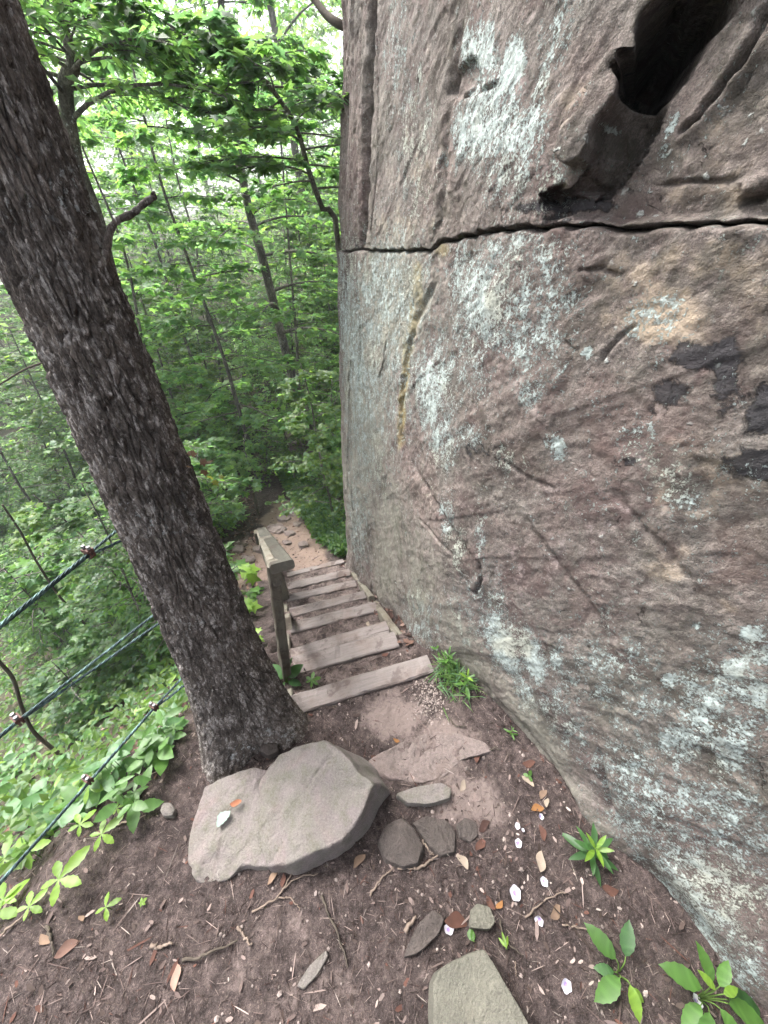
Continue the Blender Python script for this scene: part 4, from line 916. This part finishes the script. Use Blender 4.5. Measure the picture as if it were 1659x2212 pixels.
for px, py, h, L, c, az in crp:
    p = gp(px, py+18); five(p, h, L, ('5', c), az, 'bright yellow-green five-leaflet creeper by the lowest wire rope', GC)
for i, (px, py, h, L) in enumerate([(50, 1770, .09, .11), (110, 1780, .08, .10), (30, 1700, .1, .1), (85, 1720, .09, .1), (140, 1660, .09, .09), (20, 1640, .1, .1), (170, 1760, .07, .09)]):
    p = gp(px, py+20); lv = []
    for k in range(5): lv.append((np.array([rnd.uniform(-.03, .03), rnd.uniform(-.03, .03), h*rnd.uniform(.6, 1.1)]), rnd.uniform(-.3, 2.4), rnd.uniform(-.2, .3), rnd.uniform(-.4, .4), L*rnd.uniform(.7, 1.1), ('o', 'u')))
    herb('broadleaf_herb', p, lv, [([(0, 0, -.02), o_[0]*.6, o_[0]], .0016) for o_ in lv], 'blue-green broad-leaved herb under the lowest wire rope', 'plant', 'broad-leaved herbs under the ropes')
q = np.random.RandomState(5)
for i in range(130):
    px, py = q.uniform(-40, 420), q.uniform(1350, 1760)
    if px > 330+.0*py and py > 1690: continue
    p = gp(px, py); a_, b_2 = ab(p[0], p[1])
    if float(b_2) > np.interp(float(a_), [-1.2, -.5, 0, .3, 2], [-.95, -.85, -.70, -.55, -.7]) or p[1] > 3.0: continue
    lv = []; n_ = q.randint(5, 10); hh_ = q.uniform(.05, .13)
    key = [('n', 'm'), ('b', 'm'), ('n', 'y'), ('b', 'u'), ('o', 'm'), ('5', 'm')][q.randint(6)]
    for k in range(n_):
        f = (k+1)/n_; lv.append((np.array([.02*q.randn()*f, .02*q.randn()*f, hh_*f]), k*2.4+q.rand(), q.uniform(-.1, .5), q.normal(0, .3), q.uniform(.045, .085), key))
    kd = {'n': 'narrow-leaved', 'b': 'toothed-leaved', 'o': 'oval-leaved', '5': 'wedge-leaved'}[key[0]]+' '+{'m': 'green', 'y': 'yellow-green', 'u': 'blue-green'}[key[1]]
    herb('slope_herb', p, lv, [([(0, 0, -.02), (0, 0, hh_*.5), (0, 0, hh_)], .0015)], kd+' herb on the slope left of the furrowed tree', 'plant', kd+' slope herbs')
def rosette(loc, n, L, h, keys, label, name='rosette_plant', az=(0, 6.28), el=(.0, .9)):
    lv = []
    for k in range(n):
        f = k/(n-1); lv.append((np.array([0, 0, h*(.15+.85*f)]), k*2.4, el[0]+(el[1]-el[0])*f+rnd.uniform(-.1, .1), rnd.uniform(-.2, .2), L*(1.05-.45*f)*rnd.uniform(.85, 1.1), keys[0] if f < .75 else keys[1]))
    return herb(name, loc, lv, [([(0, 0, -.02), (0, 0, h*.5), (0, 0, h)], .003)], label)
rosette(gp(1268, 1850), 17, .085, .085, (('n', 'd'), ('n', 'y')), 'dark green lance-leaved rosette plant against the cliff foot')
rosette(gp(1003, 1490), 12, .06, .10, (('n', 'm'), ('n', 'y')), 'leafy sprig rising from the grass tuft by the top step')
rosette(gp(965, 1440), 12, .06, .09, (('n', 'm'), ('n', 'm')), 'lance-leaved plant where the top step meets the cliff')
rosette(gp(945, 1412), 8, .05, .06, (('n', 'm'), ('n', 'm')), 'small lance-leaved sprout beyond the top step, against the cliff')
rosette(gp(1102, 1588), 7, .03, .04, (('n', 'm'), ('n', 'm')), 'tiny green sprout at the cliff foot beyond the slab')
rosette(gp(800, 1262), 9, .06, .05, (('b', 'm'), ('b', 'm')), 'small leafy weed between lower steps and cliff')
def bigleaf(loc, spec, label):
    lv = []; st = []
    for az, el, L, d, hz, key in spec:
        o_ = np.array([math.cos(az)*d, math.sin(az)*d, hz]); lv.append((o_, az, el, rnd.uniform(-.25, .25), L, key)); st.append(([(0, 0, -.02), o_*.55+np.array([0, 0, .01]), o_], .002))
    return herb('broadleaf_plant', loc, lv, st, label)
bigleaf(gp(1335, 2105), [(2.3, .25, .085, .03, .06, ('b', 'm')), (1.15, .55, .075, .03, .05, ('b', 'd')), (3.6, .0, .085, .02, .04, ('b', 'm')), (-1.6, .0, .06, .02, .05, ('b', 'y')), (3.0, .1, .05, .02, .02, ('b', 'd')), (-.9, .1, .03, .03, .01, ('o', 'y'))], 'broad-leaved plant with four large leaves near the corner rock')
bigleaf(gp(1510, 2155), [(2.7, .2, .09, .03, .08, ('b', 'm')), (1.6, .5, .07, .02, .09, ('b', 'm')), (.8, .5, .06, .02, .09, ('b', 'm')), (-.4, -.1, .10, .03, .07, ('b', 'm')), (-1.2, .0, .07, .02, .06, ('b', 'm')), (-2.2, -.1, .09, .03, .05, ('b', 'm')), (3.6, .0, .07, .03, .04, ('b', 'm')), (-.1, -.2, .10, .05, .04, ('b', 'd')), (.2, .3, .04, .01, .10, ('b', 'y')), (2.2, .3, .04, .01, .10, ('b', 'y'))], 'larger many-leaved plant tight against the cliff foot')
five(gp(675, 1478), .03, .055, ('5', 'm'), 1.0, 'five-leaved seedling on the step beside the handrail post', None, 6, 'seedling', spread=1.0)
bigleaf(gp(620, 1475), [(2.6, .5, .10, .01, .03, ('o', 'd')), (.5, .6, .09, .01, .04, ('o', 'd')), (1.3, .8, .09, .0, .05, ('n', 'd')), (-2.0, .3, .08, .01, .02, ('n', 'd')), (-.3, .2, .07, .01, .02, ('o', 'd'))], 'dark broad-leaved plant at the base of the handrail post')
five(gp(1140, 1680), .012, .022, ('o', 'm'), .8, 'tiny two-leaved seedling among fallen leaves by the cliff', None, 3, 'seedling')
five(gp(240, 1965), .03, .045, ('5', 'y'), 1.3, 'lone small yellow-green seedling on the bare dirt', None, 4, 'seedling', spread=1.0)
five(gp(310, 1952), .012, .016, ('o', 'y'), .9, 'tiny green sprout on bare dirt below the boulder', None, 5, 'seedling')
five(gp(1020, 2035), .01, .03, ('o', 'm'), 1.7, 'single small green leaf sprout behind the corner rock', None, 2, 'seedling', spread=.15)
five(gp(1090, 2050), .02, .03, ('n', 'y'), 1.7, 'thin pale sprout beside the bent dry twig', None, 3, 'seedling', spread=.3)
for i, (px, py, h, L) in enumerate([(545, 1262, .3, .13), (525, 1240, .22, .12), (540, 1318, .16, .10), (555, 1300, .18, .09), (520, 1345, .1, .09), (552, 1420, .12, .09), (560, 1380, .1, .07), (500, 1290, .12, .09)]):
    p = gp(px, py+12); lv = [(np.array([.02*rnd.uniform(-1, 1), .02*rnd.uniform(-1, 1), h*(.6+.4*k/5)]), k*2.2+i, rnd.uniform(-.3, .1), rnd.uniform(-.3, .3), L*rnd.uniform(.6, 1.1), ('M', 'm' if i % 2 else 'y')) for k in range(6)]
    herb('maple_seedling', p, lv, [([(0, 0, -.03), (0.01, 0, h*.5), (0, 0, h)], .002)], 'maple seedling growing between the furrowed tree and the handrail', 'plant', 'maple seedlings by the handrail')
# grass tuft at the top step
p = gp(985, 1462); q = np.random.RandomState(8); n = 260; P = np.stack([p[0]+.045*q.randn(n)*.9, p[1]+.05*q.randn(n), 0*q.rand(n)], -1); P[:, 2] = H(P[:, 0], P[:, 1])
V, F, T = scatter(LG, P, q.uniform(0, 6.28, n), q.uniform(.5, 1.4, n), q.normal(0, .3, n), q.uniform(.04, .085, n), greens(q, n, (.07, .15, .035), (.12, .20, .05)))
tag(build('grass_tuft', V, F, M['herb'], attrs={'tint': T}), 'tuft of fine green grass between the top step and the cliff', 'grass', kind='stuff')
# grass and weeds on the bank right of the lower trail
n = 11000; a_ = q.uniform(2.05, 5.8, n); b_2 = np.interp(a_, [2, 2.6, 3.5, 6], [.30, .10, .0, -.3])+np.abs(q.randn(n))*.26; xx, yy = xy(a_, b_2); P = np.stack([xx, yy, H(xx, yy)+q.uniform(0, .10, n)+.35*np.clip(b_2-.1, 0, .6)*q.rand(n)], -1)
ok = (xx < -.30) | (yy > 3.4); P = P[ok]; n = len(P)
V, F, T = scatter(OV, P, q.uniform(0, 6.28, n), q.uniform(-.2, .8, n), q.normal(0, .4, n), q.uniform(.03, .07, n), greens(q, n, (.06, .145, .03), (.10, .19, .035)))
tag(build('bank_weeds', V, F, M['leaf'], smooth=False, attrs={'tint': T}), 'dense low weeds covering the bank right of the lower trail', 'weeds', kind='stuff')
# dark bare stem and thin sticks in the left undergrowth
for pts, r0v, lab in (([(-60, 1380, .95), (0, 1432, 1.0), (30, 1470, 1.02), (48, 1530, 1.03), (72, 1580, 1.02), (105, 1610, 1.0), (132, 1632, .98)], .010, 'dark crooked woody stem behind the middle wire rope'),
                      ([(5, 1090, 1.9), (45, 1150, 1.9), (80, 1215, 1.9), (130, 1290, 1.9), (185, 1350, 1.9)], .008, 'thin straight brown stem leaning among the left undergrowth'),
                      ([(0, 830, 2.2), (60, 795, 2.2), (150, 765, 2.2)], .006, 'thin dark bare branch crossing behind the furrowed trunk'),
                      ([(600, -120, 2.9), (650, -45, 2.85), (680, 0, 2.8), (705, 32, 2.75), (738, 54, 2.7), (790, 70, 2.75)], .017, 'dark bare branch poking past the top left edge of the cliff')):
    P = np.array([aty(*p) for p in pts]); e = empty('woody_stem', P[-1]); V, F = tube(smooth_path(P-P[-1], 30), np.linspace(r0v*.7, r0v*1.1, 30), 7); build('stem', V, F, M['darkstem'], e); tag(e, lab, 'stem')

# ------------------------------------------------------------------ fallen leaves, flowers, twigs
def dead_leaf(px, py, L, tint, label, az=None, curl=.35, shape=(.24, .0), lift=.004, zoff=0.0, group=None, name='fallen_leaf'):
    q = np.random.RandomState(int(px*7+py)); V0, F = leaf_detail(shape[0], 9, shape[1], 0, 0, .48); V = V0.copy()
    V[:, 0] -= .5; V[:, 2] = curl*(V[:, 1]**2*3) + curl*.5*(V[:, 0]**2) + .05*q.randn()*V[:, 0] + .03*fbm(V*5+q.rand()*9, 2, 3); V[:, 1] += .06*np.sin(V[:, 0]*6+q.rand()*6)
    p = gp(px, py); Mx = rotm(np.array([q.uniform(0, 6.28) if az is None else az]), np.array([q.normal(0, .12)]), np.array([q.normal(0, .2)]))[0]
    V = (Mx @ V.T).T*L*.82
    if zoff: p = atz(px, py, p[2]+zoff)
    o = build(name, V, F, M['litter'], attrs={'tint': np.tile(np.array(tint), (len(V), 1))*(1+.2*fbm(V*60, 2, 5)[:, None])}, loc=p+np.array([0, 0, lift-V[:, 2].min()*.6]))
    return tag(o, label, 'leaf', group)
RB, OR, TN, PT, DB = (.070, .034, .025), (.165, .080, .030), (.15, .102, .072), (.21, .172, .135), (.04, .021, .017)
for px, py, L, t, lab in [(1030, 1640, .045, RB, 'red-brown curled leaf on the sandy slab edge'), (1141, 1652, .06, RB, 'long red-brown leaf at the cliff foot'), (1171, 1718, .05, TN, 'tan leaf against the cliff foot'), (1159, 1748, .055, OR, 'orange-brown leaf beside a white flower'), (1171, 1800, .055, RB, 'rust-brown leaf below the white flowers'), (1036, 1827, .06, RB, 'broad brown leaf beside the dark cobbles'), (1045, 1785, .06, DB, 'dark upright curled leaf by the small cobble'),
    (1167, 1862, .07, PT, 'pale tan folded leaf midway to the cliff'), (999, 1862, .06, PT, 'pale curled bark-like leaf below the dark cobbles'), (1058, 1952, .045, RB, 'brown leaf above the squarish grey stone'), (1078, 1956, .035, OR, 'bright orange torn leaf'), (983, 1992, .09, RB, 'long brown leaf between two grey stones'), (1198, 1972, .06, TN, 'narrow tan leaf near the bent twig'), (811, 1642, .05, RB, 'dark red leaf on the boulder shoulder'), (856, 1601, .035, OR, 'small orange leaf on the sandy path'), (999, 1699, .05, PT, 'pale crumpled leaf beside the ledge stone'),
    (776, 1862, .06, TN, 'tan curled leaf right of the boulder'), (1316, 1924, .06, RB, 'brown leaf at the cliff foot below the rosette'), (590, 1898, .05, TN, 'tan leaf under the front edge of the boulder'), (612, 1903, .04, RB, 'brown leaf behind the forked twig'), (603, 1602, .06, (.24, .145, .115), 'pinkish dry leaf by the tree root'), (382, 2112, .06, (.22, .14, .11), 'pinkish tan leaf lying alone on the lower dirt'), (99, 2030, .05, TN, 'pale tan leaf near the creepers'), (149, 2048, .07, (.19, .115, .09), 'long pinkish leaf near a dark stick'), (1140, 1688, .06, PT, 'pale grey torn leaf against the cliff foot'), (1180, 1735, .04, PT, 'pale grey leaf beside the orange-brown one'), (500, 1835, .02, RB, 'tiny brown leaf scrap on the boulder'),
    (810, 1325, .07, (.24, .135, .11), 'pink dry leaf on the right of the lower steps'), (795, 1350, .06, PT, 'pale leaf at the end of a lower step'), (832, 1417, .045, RB, 'brown leaf on the second step'), (1205, 1690, .03, RB, 'small brown leaf tight to the cliff'), (900, 1662, .03, DB, 'dark leaf scrap on the slab'), (220, 1800, .035, TN, 'dull tan leaf below the creepers'), (178, 1985, .03, TN, 'small tan leaf on dirt below the creepers')]:
    dead_leaf(px, py, L, t, lab)
dead_leaf(511, 1737, .048, (.22, .09, .05), 'shiny brown curled leaf lying on the boulder', az=.2, curl=1.2, zoff=.050, lift=.006)
dead_leaf(483, 1768, .065, (.20, .27, .23), 'pale blue-green lobed leaf lying on the boulder', az=.9, curl=.1, shape=(.30, .03), zoff=.044, lift=.003)
def flower(px, py, r, label):
    q = np.random.RandomState(int(px+py)); n = 25; rad = [.0, .25, .55, .8, 1.0]; V = []; T = []
    for k, f in enumerate(rad):
        for j in range(n):
            t = j*2*math.pi/n; ru = f*(1+.07*math.cos(5*t)*f) ; V.append((ru*math.cos(t), ru*math.sin(t)*.86, .55*f**1.6+.08*math.sin(5*t+1)*f+.06*q.randn()*f))
            T.append(np.array((.50, .48, .52)) if f > .35 else np.array((.24, .17, .38)))
    V = np.array(V)*r*.85; F = np.array([[k*n+j, k*n+(j+1) % n, (k+1)*n+(j+1) % n, (k+1)*n+j] for k in range(4) for j in range(n)])
    Mx = rotm(np.array([q.uniform(0, 6.28)]), np.array([q.normal(0, .3)]), np.array([q.normal(0, .3)]))[0]; V = (Mx @ V.T).T
    p = gp(px, py); o = build('fallen_blossom', V, F, M['petal'], attrs={'tint': np.array(T)}, loc=p+np.array([0, 0, .002-V[:, 2].min()])); tag(o, label, 'flower', 'fallen white blossoms')
for px, py, r in [(1165, 1766, .012), (1117, 1786, .011), (1119, 1822, .014), (1112, 1930, .021), (1174, 1905, .014), (1164, 1987, .016), (968, 2010, .016), (1221, 2126, .017), (1501, 2163, .016), (1128, 1795, .006)]:
    flower(px, py, r, 'fallen white blossom with a violet throat lying on the dirt')
def twig(paths, r, label, mat='twig', lift=.004):
    b0 = gp(*paths[0][0]); V = []
    for i, pp in enumerate(paths):
        P = np.array([gp(*p)+np.array([0, 0, lift+r]) for p in pp]); n = max(8, 5*len(pp)); S_ = smooth_path(P, n) if len(P) > 2 else P[0]+(P[1]-P[0])*np.linspace(0, 1, n)[:, None]
        S_ = S_+.0018*np.random.RandomState(i+int(abs(pp[0][0]))).randn(n, 3); rr = r*(.8 if i else 1)*np.linspace(1.1, .6, n); V.append(tube(S_-b0, rr, 6))
    V_, F_ = merge(V); o = build('fallen_twig', V_, F_, M[mat], loc=b0); return tag(o, label, 'twig')
twig([[(548, 1971), (600, 1941), (626, 1896), (648, 1868)], [(612, 1925), (640, 1900), (684, 1890)], [(602, 1940), (630, 1946), (648, 1968)]], .0026, 'forked grey twig in front of the boulder')
twig([[(694, 1936), (715, 1985), (745, 2060), (749, 2092)]], .003, 'long dark twig running down the dirt', 'darkstem')
twig([[(327, 2045), (350, 2046), (374, 2038)]], .005, 'short thick grey stick on the dirt')
twig([[(397, 2076), (450, 2062), (516, 2036)]], .004, 'long brown stick half sunk in the dirt', 'darkstem')
twig([[(-5, 2032), (30, 2002), (72, 1964)]], .004, 'pale stick below the creepers')
twig([[(248, 1784), (285, 1776), (317, 1764)]], .003, 'thin stick pointing at the small rounded stone')
twig([[(516, 2005), (530, 2025), (546, 2042)]], .004, 'stubby pale stick mid path')
twig([[(104, 2002), (115, 2030), (119, 2066)]], .004, 'dark bent stick beside a pinkish leaf', 'darkstem')
twig([[(1133, 1983), (1171, 1949)], [(1171, 1949), (1224, 1927)]], .0025, 'bent pale dry twig near the cliff foot')
twig([[(1214, 1997), (1250, 2006), (1294, 2013)]], .0022, 'thin pale twig below the bent one')
twig([[(1112, 2077), (1114, 2110)]], .0016, 'short white straw beside the corner rock')
twig([[(913, 1817), (925, 1838), (936, 1850)]], .003, 'crooked twig lying over the dark cobbles')
twig([[(895, 1883), (920, 1868), (946, 1848)]], .0042, 'short thick pale stick under the dark cobbles')
twig([[(859, 1876), (897, 1878)]], .002, 'straight white straw under the dark cobbles')
twig([[(800, 1936), (820, 1905), (849, 1876)]], .003, 'light brown stick leading to the white straw')
twig([[(875, 2016), (897, 1984)]], .006, 'stout broken stick by the half-buried stone')
twig([[(1030, 1632), (1060, 1620), (1078, 1622)]], .003, 'dark stick at the far edge of the slab', 'darkstem')
twig([[(1078, 1985), (1090, 2030), (1130, 2070)]], .0025, 'dark thin twig behind the corner rock', 'darkstem')
twig([[(970, 1555), (985, 1570), (1008, 1572)]], .003, 'small dark stick above the slab', 'darkstem')
twig([[(493, 1775), (500, 1760), (513, 1745)]], .0012, 'pale leaf stalk lying on the boulder', lift=.048)

# countless chips, needles and bits of bark over the dirt
q = np.random.RandomState(21); n = 36000
px_ = q.uniform(-1.5, 1.0, n); py_ = q.uniform(-.15, 1.15, n)
a_, b_2 = ab(px_, py_); dens = .55+.5*fbm(p3(px_*4, py_*4), 3, 2)
sandp = np.maximum(0, 1-np.hypot((px_-.15)/.35, (py_-.72)/.22))
keep = (q.rand(n) < dens*(1-.75*np.clip(sandp*2, 0, 1))) & (b_2 > -1.6)
px_, py_ = px_[keep], py_[keep]; n = len(px_)
na = 5200; aa = q.uniform(.03, 1.95, na); bb = np.where(q.rand(na) < .45, q.uniform(-.33, .34, na), q.uniform(.28, .6, na)); sx, sy = xy(aa, bb)
tx, ty = xy(q.uniform(1.95, 4.8, 2600), q.uniform(-1.0, .5, 2600)); px_ = np.concatenate([px_, sx, tx]); py_ = np.concatenate([py_, sy, ty]); n = len(px_)
chip = (np.array([[-.5, 0, 0], [-.2, -.45, .05], [.3, -.38, .06], [.5, .05, 0], [.22, .42, .08], [-.3, .36, .04], [0, 0, -.5]], float), np.array([[0, 1, 2], [0, 2, 3], [0, 3, 4], [0, 4, 5], [6, 1, 0], [6, 2, 1], [6, 3, 2], [6, 4, 3], [6, 5, 4], [6, 0, 5]]))
Mx = rotm(q.uniform(0, 6.28, n), q.normal(0, .25, n), q.normal(0, .35, n))
ln = np.exp(q.normal(-4.6, .6, n)); wdt = ln*np.where(q.rand(n) < .8, q.uniform(.035, .10, n), q.uniform(.3, .6, n)); ln = np.where(wdt < ln*.11, ln*1.7, ln); wdt = np.minimum(wdt, .012); ln[-2600:] *= 2.2; wdt[-2600:] *= 2.5; thk = np.minimum(ln*.12, .004)+.0008
Vc = chip[0][None]*np.stack([ln, wdt, thk], -1)[:, None, :]; Vc = np.einsum('nij,nvj->nvi', Mx, Vc)+np.stack([px_, py_, H(px_, py_)+.0025], -1)[:, None, :]
cc = np.array([(.028, .019, .017), (.05, .036, .031), (.095, .069, .062), (.17, .13, .117), (.24, .19, .17), (.085, .042, .032), (.27, .23, .205)])[q.choice(7, n, p=[.22, .24, .20, .15, .08, .07, .04])]*(.8+.4*q.rand(n)[:, None])
tag(build('path_litter', Vc.reshape(-1, 3), (chip[1][None]+(np.arange(n)*7)[:, None, None]).reshape(-1, 3), M['litter'], smooth=False, attrs={'tint': np.repeat(cc, 7, 0)}), 'brown bark chips, needles and crumbs strewn over the dirt path', 'litter', kind='stuff')
# dry brown leaves heaped beside the stairs and on the wooded slope
n = 2600; aa = np.concatenate([q.uniform(.2, 2.0, 500), q.uniform(-.1, 5, n-500)]); bb = np.concatenate([q.normal(.42, .07, 500), np.interp(aa[500:], [-1.2, -.5, 0, .3, 2], [-1.05, -.95, -.80, -.55, -.55])-np.abs(q.normal(.1, .9, n-500))]); sx, sy = xy(aa, bb)
ok = np.ones(n, bool); P = np.stack([sx, sy, H(sx, sy)+.008], -1)
cc = np.array([(.06, .034, .027), (.11, .065, .05), (.18, .12, .098), (.23, .17, .145), (.04, .025, .02)])[q.choice(5, n, p=[.3, .27, .18, .1, .15])]
V, F, T = scatter(OV, P, q.uniform(0, 6.28, n), q.normal(0, .3, n), q.normal(0, .4, n), q.uniform(.025, .065, n), cc)
tag(build('dry_leaves', V, F, M['litter'], smooth=False, attrs={'tint': T}), 'dry brown leaves heaped along the stairs and slope', 'leaf litter', kind='stuff')
# pale gravel by the top step
n = 420; c = gp(925, 1512); P = np.stack([c[0]+.035*q.randn(n), c[1]+.05*q.randn(n)], -1); P = np.concatenate([P, np.stack([q.uniform(-.5, .8, 380), q.uniform(.0, .9, 380)], -1)]); n = len(P); z = H(P[:, 0], P[:, 1])
ico = (np.array([[0, 0, .8], [.9, 0, .1], [.2, .85, 0], [-.8, .4, .15], [-.6, -.7, 0], [.4, -.8, .1], [0, 0, -.6]]), np.array([[0, 1, 2], [0, 2, 3], [0, 3, 4], [0, 4, 5], [0, 5, 1], [6, 2, 1], [6, 3, 2], [6, 4, 3], [6, 5, 4], [6, 1, 5]]))
V, F, T = scatter(ico, np.stack([P[:, 0], P[:, 1], z+.001], -1), q.uniform(0, 6.28, n), q.normal(0, .4, n), q.normal(0, .4, n), np.exp(q.normal(-5.6, .4, n)), np.array([.20, .165, .15])*(.5+.9*q.rand(n)[:, None]))
tag(build('gravel', V, F, M['litter'], smooth=False, attrs={'tint': T}), 'small pale pebbles scattered near the top step', 'gravel', kind='stuff')
# faint haze hanging in the wood
def hazebox():
    x0_, x1_, y0_, y1_, z0_, z1_ = -120, 90, -60, 140, -12, 24
    V_ = np.array([[x, y, z] for x in (x0_, x1_) for y in (y0_, y1_) for z in (z0_, z1_)]); F_ = np.array([[0, 1, 3, 2], [4, 6, 7, 5], [0, 4, 5, 1], [2, 3, 7, 6], [0, 2, 6, 4], [1, 5, 7, 3]])
    m_ = bpy.data.materials.new('haze_air'); m_.use_nodes = True; nt_ = m_.node_tree; nt_.nodes.clear(); o_ = nt_.nodes.new('ShaderNodeOutputMaterial'); v_ = nt_.nodes.new('ShaderNodeVolumePrincipled')
    v_.inputs['Color'].default_value = (.86, .92, .95, 1); v_.inputs['Density'].default_value = .0030; v_.inputs['Anisotropy'].default_value = .2
    nt_.links.new(v_.outputs[0], o_.inputs['Volume'])
    tag(build('haze', V_, F_, m_, smooth=False), 'faint pale haze hanging in the wood', 'haze', kind='stuff')
hazebox()
# crown of the big tree, far overhead
rsb = np.random.RandomState(61); crown = []; woodp = []
for i in range(16):
    zc = rsb.uniform(6.5, 12.5); az = i*2.4; L = rsb.uniform(1.6, 3.2); t = np.linspace(0, 1, 7)[:, None]
    bp = np.array([-.0, 0, zc])+t*np.array([math.cos(az)*L, math.sin(az)*L, .5*L])*np.array([1, 1, 1])-t*t*np.array([0, 0, .2*L]); woodp.append(tube(bp, np.linspace(.035, .008, 7), 6))
    for k in range(70): crown.append(bp[rsb.randint(2, 7)]+rsb.randn(3)*np.array([.45, .45, .3]))
P = np.array(crown); n = len(P); V, F, T = scatter(OV, P, rsb.uniform(0, 6.28, n), rsb.normal(0, .3, n), rsb.normal(0, .3, n), rsb.uniform(.10, .18, n), greens(rsb, n))
build('crown', V, F, M['leaf'], tree, smooth=False, attrs={'tint': T}); V, F = merge(woodp); build('limb', V, F, M['treebark'], tree)
# withered sprig growing out of the trunk's right side
pz = aty(402, 988, .80); q = np.random.RandomState(77); n = 9; P = pz+np.array([.02, 0, -.005])+q.randn(n, 3)*np.array([.018, .012, .016])
P[-3:] += np.array([.045, .0, -.045])
V, F, T = scatter(leaf_maple(), P-np.array([-.56, .765, 0]), q.uniform(-1.2, 1.2, n), q.normal(-.2, .4, n), q.normal(0, .5, n), q.uniform(.014, .026, n), np.array([(.11, .065, .042)]*6+[(.17, .19, .04)]*3))
build('sprig', V, F, M['leaf'], tree, smooth=False, attrs={'tint': T})
bpy.context.view_layer.update()
